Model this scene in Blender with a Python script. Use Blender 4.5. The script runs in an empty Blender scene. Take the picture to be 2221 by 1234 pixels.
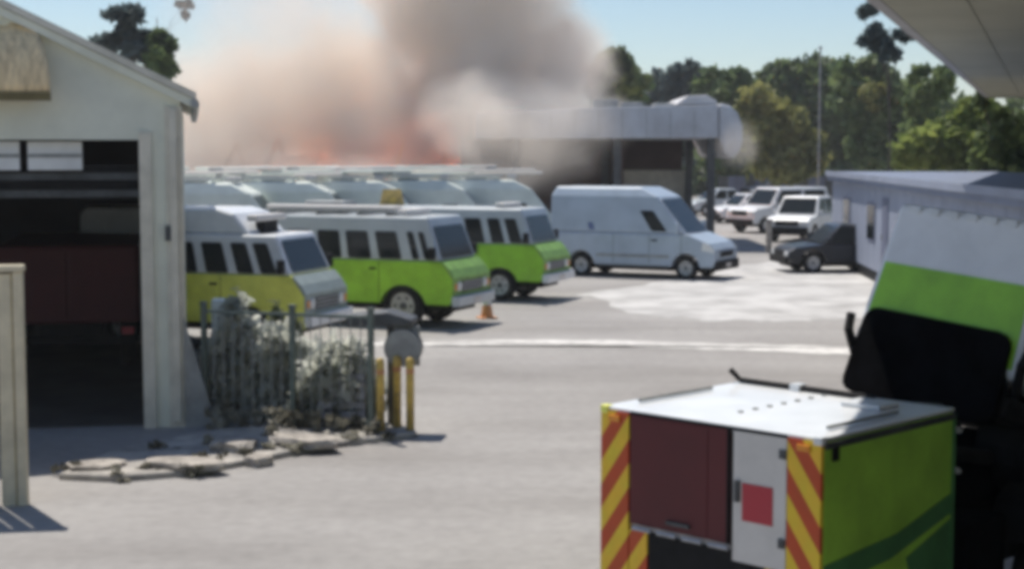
import bpy, bmesh, math, random
import numpy as np
from mathutils import Vector, Matrix, Euler
random.seed(7); RNG = np.random.default_rng(11)
R = math.radians
scene = bpy.context.scene
COL = scene.collection

# ------------------------------------------------------------------ camera
CAM_H, F, IW, IH, HOR = 3.7, 3400.0, 2221.0, 1234.0, 330.0
PITCH = math.atan((IH/2 - HOR)/F)
cam_d = bpy.data.cameras.new('camera'); cam = bpy.data.objects.new('camera', cam_d)
COL.objects.link(cam); scene.camera = cam
cam.location = (0, 0, CAM_H); cam.rotation_euler = (math.pi/2 - PITCH, 0, 0)
cam_d.sensor_width = 36.0; cam_d.lens = F/IW*36.0; cam_d.clip_end = 2000; cam_d.clip_start = 0.05
cam_d.dof.use_dof = False

# ------------------------------------------------------------------ sky, sun, exposure
SUN_EL, SUN_AZ = 63.0, 33.0            # azimuth measured from straight ahead towards the left
world = bpy.data.worlds.new('World'); scene.world = world; world.use_nodes = True
wn = world.node_tree.nodes; wl = world.node_tree.links
sky = wn.new('ShaderNodeTexSky'); sky.sky_type = 'NISHITA'; sky.sun_disc = False
sky.sun_elevation = R(SUN_EL); sky.sun_rotation = R(-SUN_AZ)
sky.air_density = 1.0; sky.dust_density = 0.25; sky.ozone_density = 4.0; sky.altitude = 10
bg = wn['Background']; bg.inputs['Strength'].default_value = 0.086
wl.new(sky.outputs[0], bg.inputs['Color'])
sun_d = bpy.data.lights.new('sun', 'SUN'); sun = bpy.data.objects.new('sun', sun_d); COL.objects.link(sun)
sun_d.energy = 4.0; sun_d.angle = R(0.5); sun_d.color = (1.0, 0.94, 0.85)
sdir = Vector((-math.sin(R(SUN_AZ))*math.cos(R(SUN_EL)), math.cos(R(SUN_AZ))*math.cos(R(SUN_EL)), math.sin(R(SUN_EL))))
sun.rotation_euler = sdir.to_track_quat('Z', 'Y').to_euler()
vs = scene.view_settings
vs.view_transform = 'Standard'; vs.look = 'None'; vs.exposure = 0.38; vs.gamma = 1.0; vs.use_curve_mapping = False
scene.cycles.pixel_filter_type = 'BLACKMAN_HARRIS'; scene.cycles.filter_width = 5.0
scene.cycles.volume_bounces = 7; scene.cycles.max_bounces = 8
scene.cycles.volume_step_rate = 1.5; scene.cycles.volume_max_steps = 128

# ------------------------------------------------------------------ pixel helpers
_cr = Matrix.Rotation(math.pi/2 - PITCH, 3, 'X')
def ray(x, y): return _cr @ Vector(((x - IW/2)/F, (IH/2 - y)/F, -1))
def at(x, y, Y):                       # point on the pixel's ray at distance Y ahead
    d = ray(x, y); t = Y/d.y
    return Vector((d.x*t, Y, CAM_H + d.z*t))
def on(x, y, z=0.0):                   # point on the pixel's ray at height z
    d = ray(x, y); t = (z - CAM_H)/d.z
    return Vector((d.x*t, d.y*t, z))

# ------------------------------------------------------------------ materials
MATS = {}
def mat(name, col, rough=0.6, metal=0.0, vary=0.12, scale=3.0, bump=0.0, bscale=40.0, spec=0.5, coat=0.0, stain=None, stretch=None):
    if name in MATS: return MATS[name]
    m = bpy.data.materials.new(name); m.use_nodes = True; MATS[name] = m
    nt = m.node_tree; n = nt.nodes; l = nt.links; b = n['Principled BSDF']
    b.inputs['Roughness'].default_value = rough; b.inputs['Metallic'].default_value = metal
    b.inputs['Specular IOR Level'].default_value = spec; b.inputs['Coat Weight'].default_value = coat
    b.inputs['Base Color'].default_value = (*col, 1)
    tc = n.new('ShaderNodeTexCoord'); src = tc.outputs['Object']
    if stretch:
        mp = n.new('ShaderNodeMapping'); mp.inputs['Scale'].default_value = stretch; l.new(src, mp.inputs[0]); src = mp.outputs[0]
    if vary > 0:
        nz = n.new('ShaderNodeTexNoise'); nz.inputs['Scale'].default_value = scale; nz.inputs['Detail'].default_value = 5; nz.inputs['Roughness'].default_value = 0.65
        l.new(src, nz.inputs['Vector'])
        rp = n.new('ShaderNodeValToRGB'); l.new(nz.outputs['Fac'], rp.inputs[0])
        lo = stain if stain else tuple(c*(1 - 1.6*vary) for c in col); hi = tuple(min(1, c*(1 + vary)) for c in col)
        rp.color_ramp.elements[0].position = 0.3; rp.color_ramp.elements[1].position = 0.62
        rp.color_ramp.elements[0].color = (*lo, 1); rp.color_ramp.elements[1].color = (*hi, 1)
        l.new(rp.outputs[0], b.inputs['Base Color'])
    if bump > 0:
        n2 = n.new('ShaderNodeTexNoise'); n2.inputs['Scale'].default_value = bscale; n2.inputs['Detail'].default_value = 4; l.new(src, n2.inputs['Vector'])
        bp = n.new('ShaderNodeBump'); bp.inputs['Strength'].default_value = bump; bp.inputs['Distance'].default_value = 0.02
        l.new(n2.outputs['Fac'], bp.inputs['Height']); l.new(bp.outputs[0], b.inputs['Normal'])
    return m

M_white = mat('white_paint', (0.74, 0.76, 0.78), 0.35, vary=0.08, scale=1.5, coat=0.2)
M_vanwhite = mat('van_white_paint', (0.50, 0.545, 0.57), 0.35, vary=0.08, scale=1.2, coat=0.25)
M_lime = mat('lime_paint', (0.30, 0.60, 0.04), 0.4, vary=0.14, scale=2.0, coat=0.2)
M_limey = mat('yellow_lime_paint', (0.95, 0.96, 0.16), 0.4, vary=0.14, scale=2.0, coat=0.2)
M_green = mat('truck_green_paint', (0.40, 0.72, 0.08), 0.4, vary=0.15, scale=1.5)
M_dgreen = mat('dark_green_print', (0.08, 0.24, 0.08), 0.45, vary=0.15, scale=3)
M_glass = mat('dark_glass', (0.010, 0.014, 0.014), 0.12, vary=0, spec=0.35)
M_black = mat('black_plastic', (0.008, 0.008, 0.009), 0.8, vary=0.3, scale=6, spec=0.3)
M_soot = mat('matt_black_foam', (0.005, 0.005, 0.006), 1.0, vary=0.3, scale=6, spec=0.05)
M_tyre = mat('tyre_rubber', (0.018, 0.018, 0.018), 0.85, vary=0.3, scale=9, spec=0.2)
M_rim = mat('steel_rim', (0.42, 0.43, 0.45), 0.45, metal=0.5, vary=0.15, scale=9)
M_grey = mat('grey_metal', (0.30, 0.31, 0.31), 0.55, metal=0.2, vary=0.2, scale=4)
M_dgrey = mat('dark_grey_metal', (0.07, 0.075, 0.08), 0.55, metal=0.2, vary=0.25, scale=5)
M_lamp = mat('lamp_lens', (0.75, 0.76, 0.75), 0.15, vary=0)
M_amber = mat('amber_lens', (0.75, 0.28, 0.03), 0.2, vary=0)
M_redl = mat('red_lens', (0.45, 0.03, 0.05), 0.25, vary=0)
M_blue = mat('blue_lens', (0.35, 0.48, 0.70), 0.25, vary=0)
M_shed = mat('shed_cladding', (0.75, 0.76, 0.65), 0.7, vary=0.08, scale=0.8, bump=0.1, bscale=12)
M_trim = mat('shed_trim', (0.68, 0.64, 0.54), 0.6, vary=0.12, scale=2)
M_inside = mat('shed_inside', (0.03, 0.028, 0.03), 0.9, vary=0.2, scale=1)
M_cream = mat('cream_cladding', (0.66, 0.58, 0.42), 0.7, vary=0.15, scale=2)
M_tan = mat('tan_canvas', (0.86, 0.64, 0.38), 0.9, vary=0.2, scale=5, bump=0.3, bscale=15, stretch=(3, 3, 0.6))
M_render = mat('cream_render', (0.62, 0.57, 0.48), 0.8, vary=0.08, scale=0.5)
M_khaki = mat('khaki_trim', (0.16, 0.13, 0.06), 0.9, vary=0.2)
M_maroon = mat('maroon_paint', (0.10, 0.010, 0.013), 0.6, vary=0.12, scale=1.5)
M_panel = mat('grey_white_panel', (0.64, 0.61, 0.58), 0.5, vary=0.06, scale=3)
M_yellow = mat('bollard_yellow', (0.62, 0.43, 0.09), 0.55, vary=0.25, scale=5, stain=(0.30, 0.21, 0.08))
M_orange = mat('faded_orange', (0.66, 0.30, 0.13), 0.7, vary=0.2, scale=6)
M_ochre = mat('ochre_sign', (0.55, 0.38, 0.12), 0.6, vary=0.25, scale=6)
M_fence = mat('galvanised_green', (0.13, 0.16, 0.14), 0.55, metal=0.3, vary=0.2, scale=6)
M_bark = mat('bark', (0.10, 0.085, 0.07), 0.95, vary=0.3, scale=5, bump=0.4, bscale=12)
M_char = mat('charred_timber', (0.045, 0.03, 0.027), 0.95, vary=0.3, scale=2)
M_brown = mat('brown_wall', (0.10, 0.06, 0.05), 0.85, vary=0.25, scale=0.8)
M_fascia = mat('canopy_fascia', (0.50, 0.52, 0.56), 0.5, vary=0.12, scale=0.6, stain=(0.36, 0.36, 0.38))
M_endp = mat('canopy_end', (0.62, 0.60, 0.60), 0.5, vary=0.10, scale=0.6)
M_office = mat('office_cladding', (0.27, 0.30, 0.38), 0.6, vary=0.08, scale=0.6)
M_officet = mat('office_trim', (0.13, 0.145, 0.21), 0.6, vary=0.12, scale=1)
M_soffit = mat('soffit_sheet', (0.34, 0.34, 0.27), 0.8, vary=0.06, scale=0.5)
M_soffe = mat('soffit_edge', (0.36, 0.36, 0.37), 0.7, vary=0.06, scale=0.7)
M_stone = mat('rubble_concrete', (0.33, 0.30, 0.265), 0.95, vary=0.35, scale=6, bump=0.5, bscale=20)
M_kerb = mat('kerb_concrete', (0.36, 0.335, 0.30), 0.95, vary=0.25, scale=2.5, bump=0.3, bscale=25, stain=(0.20, 0.19, 0.18))
M_line = mat('worn_line_paint', (0.62, 0.60, 0.57), 0.8, vary=0.2, scale=2.0, stain=(0.36, 0.345, 0.335))
M_patch = mat('pale_concrete', (0.50, 0.49, 0.475), 0.9, vary=0.10, scale=0.7, stain=(0.30, 0.29, 0.28), bump=0.15, bscale=20)

def leaf_mat(name, c1, c2, trl=0.42):
    m = bpy.data.materials.new(name); m.use_nodes = True; n = m.node_tree.nodes; l = m.node_tree.links; b = n['Principled BSDF']
    tc = n.new('ShaderNodeTexCoord'); nz = n.new('ShaderNodeTexNoise'); nz.inputs['Scale'].default_value = 0.8; nz.inputs['Detail'].default_value = 4
    l.new(tc.outputs['Object'], nz.inputs['Vector'])
    rp = n.new('ShaderNodeValToRGB'); l.new(nz.outputs['Fac'], rp.inputs[0])
    rp.color_ramp.elements[0].position = 0.38; rp.color_ramp.elements[1].position = 0.62
    rp.color_ramp.elements[0].color = (*c1, 1); rp.color_ramp.elements[1].color = (*c2, 1)
    l.new(rp.outputs[0], b.inputs['Base Color']); b.inputs['Roughness'].default_value = 0.65
    tr = n.new('ShaderNodeBsdfTranslucent'); l.new(rp.outputs[0], tr.inputs['Color'])
    mx = n.new('ShaderNodeMixShader'); mx.inputs[0].default_value = trl
    l.new(b.outputs[0], mx.inputs[1]); l.new(tr.outputs[0], mx.inputs[2]); l.new(mx.outputs[0], n['Material Output'].inputs['Surface'])
    return m
L_dark = leaf_mat('dark_foliage', (0.075, 0.11, 0.05), (0.19, 0.25, 0.085))
L_blue = leaf_mat('blue_grey_foliage', (0.07, 0.1, 0.105), (0.13, 0.17, 0.16))
L_mid = leaf_mat('mid_green_foliage', (0.095, 0.145, 0.055), (0.21, 0.27, 0.1))
L_gold = leaf_mat('golden_green_foliage', (0.15, 0.165, 0.05), (0.36, 0.35, 0.12))
L_lite = leaf_mat('light_green_foliage', (0.12, 0.17, 0.04), (0.32, 0.38, 0.1))
L_silver = leaf_mat('silver_grey_foliage', (0.40, 0.42, 0.36), (0.85, 0.85, 0.78), 0.6)
L_olive = leaf_mat('olive_foliage', (0.10, 0.12, 0.05), (0.25, 0.27, 0.13))

# ------------------------------------------------------------------ mesh helpers
def tag(o, label=None, cat=None, group=None, kind=None):
    if label: o['label'] = label
    if cat: o['category'] = cat
    if group: o['group'] = group
    if kind: o['kind'] = kind
    return o
def thing(name, label, cat, loc=(0, 0, 0), rz=0.0, group=None, rot=None):
    o = bpy.data.objects.new(name, None); COL.objects.link(o); o.location = loc
    o.rotation_euler = rot if rot else (0, 0, rz); o.empty_display_size = 0.2
    return tag(o, label, cat, group)
def make(name, V, Fc, m, parent=None, bevel=0.0, smooth=False, seg=2):
    me = bpy.data.meshes.new(name); me.from_pydata([tuple(v) for v in V], [], [tuple(f) for f in Fc]); me.update()
    bm = bmesh.new(); bm.from_mesh(me); bmesh.ops.recalc_face_normals(bm, faces=bm.faces); bm.to_mesh(me); bm.free()
    if m: me.materials.append(m)
    if smooth:
        for p in me.polygons: p.use_smooth = True
    o = bpy.data.objects.new(name, me); COL.objects.link(o); o.parent = parent
    if bevel > 0:
        b = o.modifiers.new('bevel', 'BEVEL'); b.width = bevel; b.segments = seg; b.limit_method = 'ANGLE'; b.angle_limit = R(35)
    return o
class MB:
    def __init__(s): s.V = []; s.F = []
    def add(s, V, Fc):
        k = len(s.V); s.V += [Vector(v) for v in V]; s.F += [tuple(i + k for i in f) for f in Fc]; return s
    def box(s, x0, x1, y0, y1, z0, z1):
        return s.add([(x0,y0,z0),(x1,y0,z0),(x1,y1,z0),(x0,y1,z0),(x0,y0,z1),(x1,y0,z1),(x1,y1,z1),(x0,y1,z1)],
                     [(0,3,2,1),(4,5,6,7),(0,1,5,4),(1,2,6,5),(2,3,7,6),(3,0,4,7)])
    def prism(s, poly, axis, a, b):   # polygon in the other two axes, extruded along axis from a to b
        n = len(poly)
        def p(u, v, w): return {'x': (w, u, v), 'y': (u, w, v), 'z': (u, v, w)}[axis]
        V = [p(u, v, a) for u, v in poly] + [p(u, v, b) for u, v in poly]
        Fc = [tuple(range(n)), tuple(range(2*n - 1, n - 1, -1))] + [(i, (i + 1) % n, (i + 1) % n + n, i + n) for i in range(n)]
        return s.add(V, Fc)
    def tube(s, pts, r, n=8, r2=None):
        pts = [Vector(p) for p in pts]; r2 = r if r2 is None else r2; rings = []
        k = len(pts); V = []
        for i, p in enumerate(pts):
            t = (pts[min(i + 1, k - 1)] - pts[max(i - 1, 0)]).normalized()
            u = t.cross(Vector((0.13, 0.31, 0.94)) if abs(t.z) < 0.9 else Vector((1, 0, 0))).normalized(); w = t.cross(u)
            rr = r + (r2 - r)*i/max(1, k - 1)
            for j in range(n):
                a = 2*math.pi*j/n; V.append(p + u*math.cos(a)*rr + w*math.sin(a)*rr)
        Fc = [(i*n + j, i*n + (j + 1) % n, (i + 1)*n + (j + 1) % n, (i + 1)*n + j) for i in range(k - 1) for j in range(n)]
        Fc += [tuple(range(n)), tuple(range((k - 1)*n, k*n))]
        return s.add(V, Fc)
    def lathe(s, prof, axis='z', n=20, c=(0, 0, 0)):   # prof = (r, h) closed loop
        V = []; k = len(prof)
        for j in range(n):
            a = 2*math.pi*j/n; ca, sa = math.cos(a), math.sin(a)
            for r, h in prof:
                q = {'z': (r*ca, r*sa, h), 'y': (r*ca, h, r*sa), 'x': (h, r*ca, r*sa)}[axis]
                V.append((q[0] + c[0], q[1] + c[1], q[2] + c[2]))
        Fc = [(j*k + i, j*k + (i + 1) % k, ((j + 1) % n)*k + (i + 1) % k, ((j + 1) % n)*k + i) for j in range(n) for i in range(k)]
        return s.add(V, Fc)
    def build(s, name, m, parent=None, bevel=0.0, smooth=False, seg=2): return make(name, s.V, s.F, m, parent, bevel, smooth, seg)
def box(name, x0, x1, y0, y1, z0, z1, m, parent=None, bevel=0.0): return MB().box(x0, x1, y0, y1, z0, z1).build(name, m, parent, bevel)
def panel(name, face, u0, u1, v0, v1, m, parent=None, t=0.012, rc=0.0, back=0.01):
    """slab on a face (bl, br, tr, tl seen from outside), rounded corners of radius rc (metres)"""
    bl, br, tr, tl = [Vector(p) for p in face]
    nrm = (br - bl).cross(tl - bl).normalized()
    wu, wv = (br - bl).length, (tl - bl).length
    def P(u, v): return (bl*(1 - u) + br*u)*(1 - v) + (tl*(1 - u) + tr*u)*v
    pts = []
    if rc > 0:
        a, b = rc/wu, rc/wv
        for cu, cv, s0 in ((u1 - a, v1 - b, 0), (u0 + a, v1 - b, 90), (u0 + a, v0 + b, 180), (u1 - a, v0 + b, 270)):
            for k in range(4):
                q = R(s0 + 30*k); pts.append((cu + a*math.cos(q), cv + b*math.sin(q)))
    else: pts = [(u0, v0), (u1, v0), (u1, v1), (u0, v1)]
    n = len(pts); O = [P(u, v) + nrm*t for u, v in pts]; I = [P(u, v) - nrm*back for u, v in pts]
    return make(name, O + I, [tuple(range(n)), tuple(range(2*n - 1, n - 1, -1))] + [(i, (i + 1) % n, (i + 1) % n + n, i + n) for i in range(n)], m, parent)
def copy_tree(o, parent=None):
    c = o.copy(); COL.objects.link(c); c.parent = parent
    for ch in [x for x in o.children]: copy_tree(ch, c)
    return c

# ================================================================== THE SETTING
def concrete(name):
    m = bpy.data.materials.new(name); m.use_nodes = True; n = m.node_tree.nodes; l = m.node_tree.links; b = n['Principled BSDF']
    tc = n.new('ShaderNodeTexCoord')
    def noise(sc, det, st=None):
        v = tc.outputs['Object']
        if st: mp = n.new('ShaderNodeMapping'); mp.inputs['Scale'].default_value = st; mp.inputs['Rotation'].default_value = (0, 0, R(24)); l.new(v, mp.inputs[0]); v = mp.outputs[0]
        x = n.new('ShaderNodeTexNoise'); x.inputs['Scale'].default_value = sc; x.inputs['Detail'].default_value = det; x.inputs['Roughness'].default_value = 0.6; l.new(v, x.inputs['Vector']); return x.outputs['Fac']
    def ramp(f, p0, c0, p1, c1):
        r = n.new('ShaderNodeValToRGB'); l.new(f, r.inputs[0]); e = r.color_ramp.elements
        e[0].position, e[1].position = p0, p1; e[0].color, e[1].color = (*c0, 1), (*c1, 1); return r.outputs[0]
    def mul(a, c):
        x = n.new('ShaderNodeMix'); x.data_type = 'RGBA'; x.blend_type = 'MULTIPLY'; x.inputs[0].default_value = 1
        l.new(a, x.inputs[6]); l.new(c, x.inputs[7]); return x.outputs[2]
    base = ramp(noise(0.16, 5), 0.35, (0.27, 0.256, 0.245), 0.65, (0.36, 0.345, 0.33))
    st = ramp(noise(0.30, 6, (0.30, 1.5, 1)), 0.34, (0.82, 0.81, 0.80), 0.62, (1.03, 1.03, 1.03))
    fine = ramp(noise(6, 8), 0.3, (0.86, 0.86, 0.86), 0.7, (1.08, 1.08, 1.08))
    l.new(mul(mul(base, st), fine), b.inputs['Base Color']); b.inputs['Roughness'].default_value = 0.85
    bp = n.new('ShaderNodeBump'); bp.inputs['Strength'].default_value = 0.25; bp.inputs['Distance'].default_value = 0.02
    l.new(noise(30, 5), bp.inputs['Height']); l.new(bp.outputs[0], b.inputs['Normal'])
    return m
M_yard = concrete('yard_concrete')
M_ground = mat('dry_ground', (0.22, 0.20, 0.15), 0.95, vary=0.25, scale=0.2, bump=0.2, bscale=4)
tag(make('ground', [(-900, -100, -0.02), (900, -100, -0.02), (900, 1600, -0.02), (-900, 1600, -0.02)], [(0, 1, 2, 3)], M_ground), kind='structure')
tag(make('yard', [(-40, -20, 0), (45, -20, 0), (45, 130, 0), (-40, 130, 0)], [(0, 1, 2, 3)], M_yard), kind='structure')
def sheet(name, pts, m, z=0.004, rag=0.0, sub=8):
    out = []
    for i, p in enumerate(pts):
        q = pts[(i + 1) % len(pts)]
        for k in range(sub):
            a = p.lerp(q, k/sub); out.append((a.x + random.uniform(-rag, rag), a.y + random.uniform(-rag, rag)*2.0, z))
    return tag(make(name, out, [tuple(range(len(out)))], m), kind='structure')
sheet('painted_line', [on(720, 752), on(1300, 750), on(1905, 772), on(1905, 755), on(1300, 738), on(720, 738)], M_line, 0.008, 0.06, 14)
sheet('worn_concrete_patch', [on(1250, 640), on(1430, 690), on(1700, 700), on(1900, 690), on(1900, 585), on(1690, 560), on(1560, 590)], M_patch, 0.004, 0.25, 8)

# low kerbed island beside the shed
isl = [on(*p) for p in ((125, 1040), (250, 1046), (420, 1032), (560, 1004), (700, 975), (905, 948), (890, 925), (700, 930), (480, 940), (250, 985))]
n_ = len(isl)
tag(make('kerb_island', [(p.x, p.y, -0.01) for p in isl] + [(p.x, p.y, 0.075) for p in isl],
     [tuple(range(2*n_ - 1, n_ - 1, -1))] + [(i, (i + 1) % n_, (i + 1) % n_ + n_, i + n_) for i in range(n_)], M_kerb, None, 0.03), kind='structure')

# ================================================================== BIG STRUCTURES
# --- canopy roof over the camera, top right
def cam_canopy():
    hz = 6.15
    A, B = on(1872, -4, hz), on(2104, 186, hz)
    d = (B - A).normalized(); nr = Vector((d.y, -d.x, 0))       # towards the right
    E = B + d*14; S = A - d*(A.y + 1.9)/d.y
    t = thing('depot_building', 'grey canopy roof of the depot overhanging the yard at the top right corner', 'roof', (A.x, A.y, 0))
    def L(p): return Vector((p.x - A.x, p.y - A.y, p.z))
    def slab(name, a, b, w0, w1, z0, z1, m):
        q = [a + nr*w0, b + nr*w0, b + nr*w1, a + nr*w1]; q = [L(x) for x in q]
        return MB().add([(x.x, x.y, z0) for x in q] + [(x.x, x.y, z1) for x in q], [(0,1,2,3),(4,7,6,5),(0,4,5,1),(1,5,6,2),(2,6,7,3),(3,7,4,0)]).build(name, m, t)
    slab('roof_deck', S, E, 0.22, 14, hz + 0.012, hz + 0.16, M_soffit)
    slab('fascia_edge', S, E, 0.0, 0.215, hz, hz + 0.22, M_soffe)
    k = 0
    for i in range(1, 9):                                        # soffit sheet joints
        slab('soffit_batten', S, E, 1.5*i, 1.5*i + 0.05, hz - 0.012, hz + 0.008, M_soffit)
    slab('end_fascia', E + d*0.003, E + d*0.12, -0.05, 14, hz - 0.03, hz + 0.26, M_soffe)
    # unseen building carrying the canopy, added to block sky and bounce fill light
    p0, p1 = Vector((3.0, -2.0, 0)), Vector((15, -2.0, 0))
    box('added_rear_wall', p0.x - A.x, p1.x - A.x, -2.6 - A.y, -2.0 - A.y, 0, hz + 1.2, M_render, t)
    box('side_wall', 13.6 - A.x, 14.0 - A.x, -2.0 - A.y, 19.0 - A.y, 0, hz - 0.03, M_render, t)  # out of view, added with the rear wall to shape the fill light
    for y in (2.0, 6.5, 11.0, 15.5): box('roller_door', 13.55 - A.x, 13.595 - A.x, y - A.y, y + 3.4 - A.y, 0.02, 4.0, M_dgrey, t)
cam_canopy()

# --- workshop shed with open door, left
def shed():
    c = on(402, 925); yaw = R(11.5)
    t = thing('workshop_shed', 'grey green gabled workshop shed with a wide open doorway on the left', 'shed', (c.x, c.y, 0), yaw)
    # local: x to the left is negative along the front, y into the building
    W, EH, AP, D = 10.4, 4.46, 6.98, 11.0
    dl, dr, dh = -9.6, -0.52, 3.86
    MB().prism([(dr, 0), (0, 0), (0, EH), (-W/2, AP), (-W, EH), (-W, 0), (dl, 0), (dl, dh), (dr, dh)], 'y', 0.0, 0.16).build('front_wall', M_shed, t)
    box('side_wall', -0.16, -0.004, 0.165, D, 0, EH - 0.06, M_shed, t); box('side_wall', -W + 0.004, -W + 0.16, 0.165, D, 0, EH - 0.06, M_shed, t)
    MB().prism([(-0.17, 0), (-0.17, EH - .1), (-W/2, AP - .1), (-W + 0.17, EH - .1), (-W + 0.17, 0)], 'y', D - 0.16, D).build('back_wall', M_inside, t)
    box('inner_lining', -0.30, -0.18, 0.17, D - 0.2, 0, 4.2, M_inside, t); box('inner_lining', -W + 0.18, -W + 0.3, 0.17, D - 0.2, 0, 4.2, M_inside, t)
    box('floor', -W + 0.31, -0.31, 0.25, D - 0.2, 0.004, 0.02, mat('shade_dark_floor', (0.06, 0.055, 0.05), 0.8, vary=0.3, scale=1), t)  # interior shade put into the near-black floor colour
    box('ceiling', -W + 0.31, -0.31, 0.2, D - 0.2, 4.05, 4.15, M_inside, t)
    for s in (1, -1):
        x0, x1 = (0.22, -W/2) if s == 1 else (-W - 0.22, -W/2)
        sl = (AP - EH)/(W/2); z0 = EH - 0.22*sl + 0.03
        MB().prism([(x0, z0), (x1, AP + 0.03), (x1, AP + 0.13), (x0, z0 + 0.10)], 'y', -0.18, D + 0.1).build('roof', M_trim, t)
        MB().prism([(x0, z0 - 0.12), (x1, AP - 0.09), (x1, AP + 0.02), (x0, z0 - 0.01)], 'y', -0.14, -0.02).build('barge_board', M_shed, t)
    MB().tube([(0.2, -0.2, EH - 0.12), (0.2, D, EH - 0.12)], 0.06, 8).build('gutter', M_grey, t)
    for xa, xb in ((dr - 0.02, dr + 0.14), (dl - 0.14, dl + 0.02)):
        box('door_jamb', xa, xb, -0.05, -0.003, 0, dh + 0.10, M_trim, t)
    box('corner_trim', -0.20, 0.03, -0.04, -0.003, 0, EH - 0.16, M_trim, t)
    box('downpipe', -0.14, -0.05, -0.12, -0.045, 0.1, EH - 0.2, M_trim, t)
    box('wall_switch', -0.22, -0.10, -0.10, -0.05, 2.52, 2.72, M_dgrey, t)
    MB().prism([(0.0, 0.0), (0.0, 1.5), (0.42, 0.0)], 'y', -0.06, -0.008).build('corner_flashing', M_grey, t)
    # rolled-up door curtain slats seen at the head of the opening, dark
    for i in range(4):
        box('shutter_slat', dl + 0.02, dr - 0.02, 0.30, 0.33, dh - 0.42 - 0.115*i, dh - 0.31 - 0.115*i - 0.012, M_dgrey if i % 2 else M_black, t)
    for xa, xb in ((-1.98, -1.28), (-2.85, -2.08), (-3.7, -2.95)):
        p = box('head_panel', xa, xb, 0.20, 0.25, dh - 0.40, dh - 0.02, M_white, t, 0.01)
        box('panel_rib', xa + 0.01, xb - 0.01, 0.185, 0.197, dh - 0.235, dh - 0.185, M_grey, p)
    return t
shed_t = shed()

# dark roof vent stub on the gable edge
def roof_vent():
    p = at(88, 88, 20.9)
    t = thing('roof_vent', 'small dark vent stub on the sloping edge of the shed gable', 'vent', p, R(11.5), rot=(R(0), R(14), R(11.5)))
    MB().tube([(0, 0, -0.28), (0, 0, 0.10)], 0.055, 10).build('pipe', M_dgrey, t)
    MB().lathe([(0.0, 0.06), (0.10, 0.07), (0.085, 0.22), (0.0, 0.25)], 'z', 12).build('cowl', M_dgrey, t)
roof_vent()

# tan canvas awning, cut by the left edge
def awning():
    p = at(0, 205, 20.15)
    t = thing('canvas_awning', 'tan canvas awning with dark lower hem above the shed doorway', 'awning', p, R(11.5))
    V = []; Fc = []; nu, nv = 26, 12; Wd = 2.6; x1 = 0.62
    for j in range(nv + 1):
        a = R(90*j/nv)
        for i in range(nu + 1):
            u = i/nu; x = x1 - Wd*(1 - u); rag = 0.02*math.sin(i*1.9) + 0.015*math.sin(i*4.1 + j)
            edge = (1 - math.cos(a))*0.42 if i == nu else (1 - math.cos(a))*0.42*u**6
            V.append((x - edge, -0.75*math.cos(a) + rag + 0.72, 1.02*math.sin(a)))
    for j in range(nv):
        for i in range(nu): Fc.append((j*(nu + 1) + i, j*(nu + 1) + i + 1, (j + 1)*(nu + 1) + i + 1, (j + 1)*(nu + 1) + i))
    o = make('canvas', V, Fc, M_tan, t, smooth=True); sm = o.modifiers.new('thick', 'SOLIDIFY'); sm.thickness = 0.02
    end = [(0.62, 0.72 - 0.75*math.cos(R(90*j/nv)), 1.02*math.sin(R(90*j/nv))) for j in range(nv + 1)]
    end = [(x - (1 - math.cos(R(90*j/nv)))*0.42 - 0.012, y, z) for j, (x, y, z) in enumerate(end)] + [(0.2, 0.72, 0.0)]
    make('end_gusset', end, [tuple(range(len(end)))], M_tan, t)
    box('hem', 0.62 - Wd, 0.63, -0.06, -0.02, -0.08, 0.03, M_khaki, t, 0.01)
    MB().tube([(0.55, -0.03, -0.04), (0.2, 0.9, -0.02)], 0.02, 6).build('arm', M_dgrey, t)
awning()

# cream cladding wall end, far left
def cream_wall():
    p = on(46, 1095)
    t = thing('cream_fence', 'cream ribbed metal fence end at the left edge of the yard', 'fence', (p.x, p.y, 0), R(8))
    for i in range(9):
        x = -0.11 - 0.2*i
        MB().prism([(x - 0.085, 0.0), (x - 0.06, -0.035), (x + 0.06, -0.035), (x + 0.085, 0.0), (x + 0.085, 0.03), (x - 0.085, 0.03)], 'z', 0, 2.44).build('rib_sheet', M_cream, t)
    box('end_post', -0.02, 0.075, -0.05, 0.07, 0, 2.46, M_cream, t, 0.008)
    box('cap_rail', -2.0, 0.09, -0.07, 0.09, 2.465, 2.53, M_cream, t, 0.01)
cream_wall()

# maroon box truck standing inside the shed
def stored_truck():
    p = at(215, 800, 25.0); 
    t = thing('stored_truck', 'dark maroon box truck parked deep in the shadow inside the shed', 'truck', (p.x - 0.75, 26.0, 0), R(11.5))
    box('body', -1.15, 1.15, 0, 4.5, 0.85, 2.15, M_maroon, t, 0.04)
    for s in (-1, 1):
        box('rear_door', s*0.56 - 0.53, s*0.56 + 0.53, -0.03, -0.002, 0.92, 2.09, M_maroon, t, 0.01)
        box('tail_lamp', s*0.95 - 0.1, s*0.95 + 0.1, -0.05, -0.003, 0.66, 0.78, M_redl, t)
        w = MB().lathe([(0.28, -.12), (0.42, -.12), (0.45, 0), (0.42, .12), (0.28, .12)], 'x', 20, (s*0.92, 1.0, 0.45)).build('wheel', M_tyre, t, smooth=True)
        MB().lathe([(0.0, -.06), (0.28, -.1), (0.28, .1), (0.0, .06)], 'x', 16, (s*0.92, 1.0, 0.45)).build('rim', M_rim, w)
    box('bumper', -1.1, 1.1, 0.03, 0.15, 0.5, 0.62, M_black, t); box('chassis', -0.5, 0.5, 0.2, 5.6, 0.63, 0.84, M_black, t)
    box('cab', -1.05, 1.05, 4.7, 6.3, 0.7, 2.05, M_maroon, t, 0.1)
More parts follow.
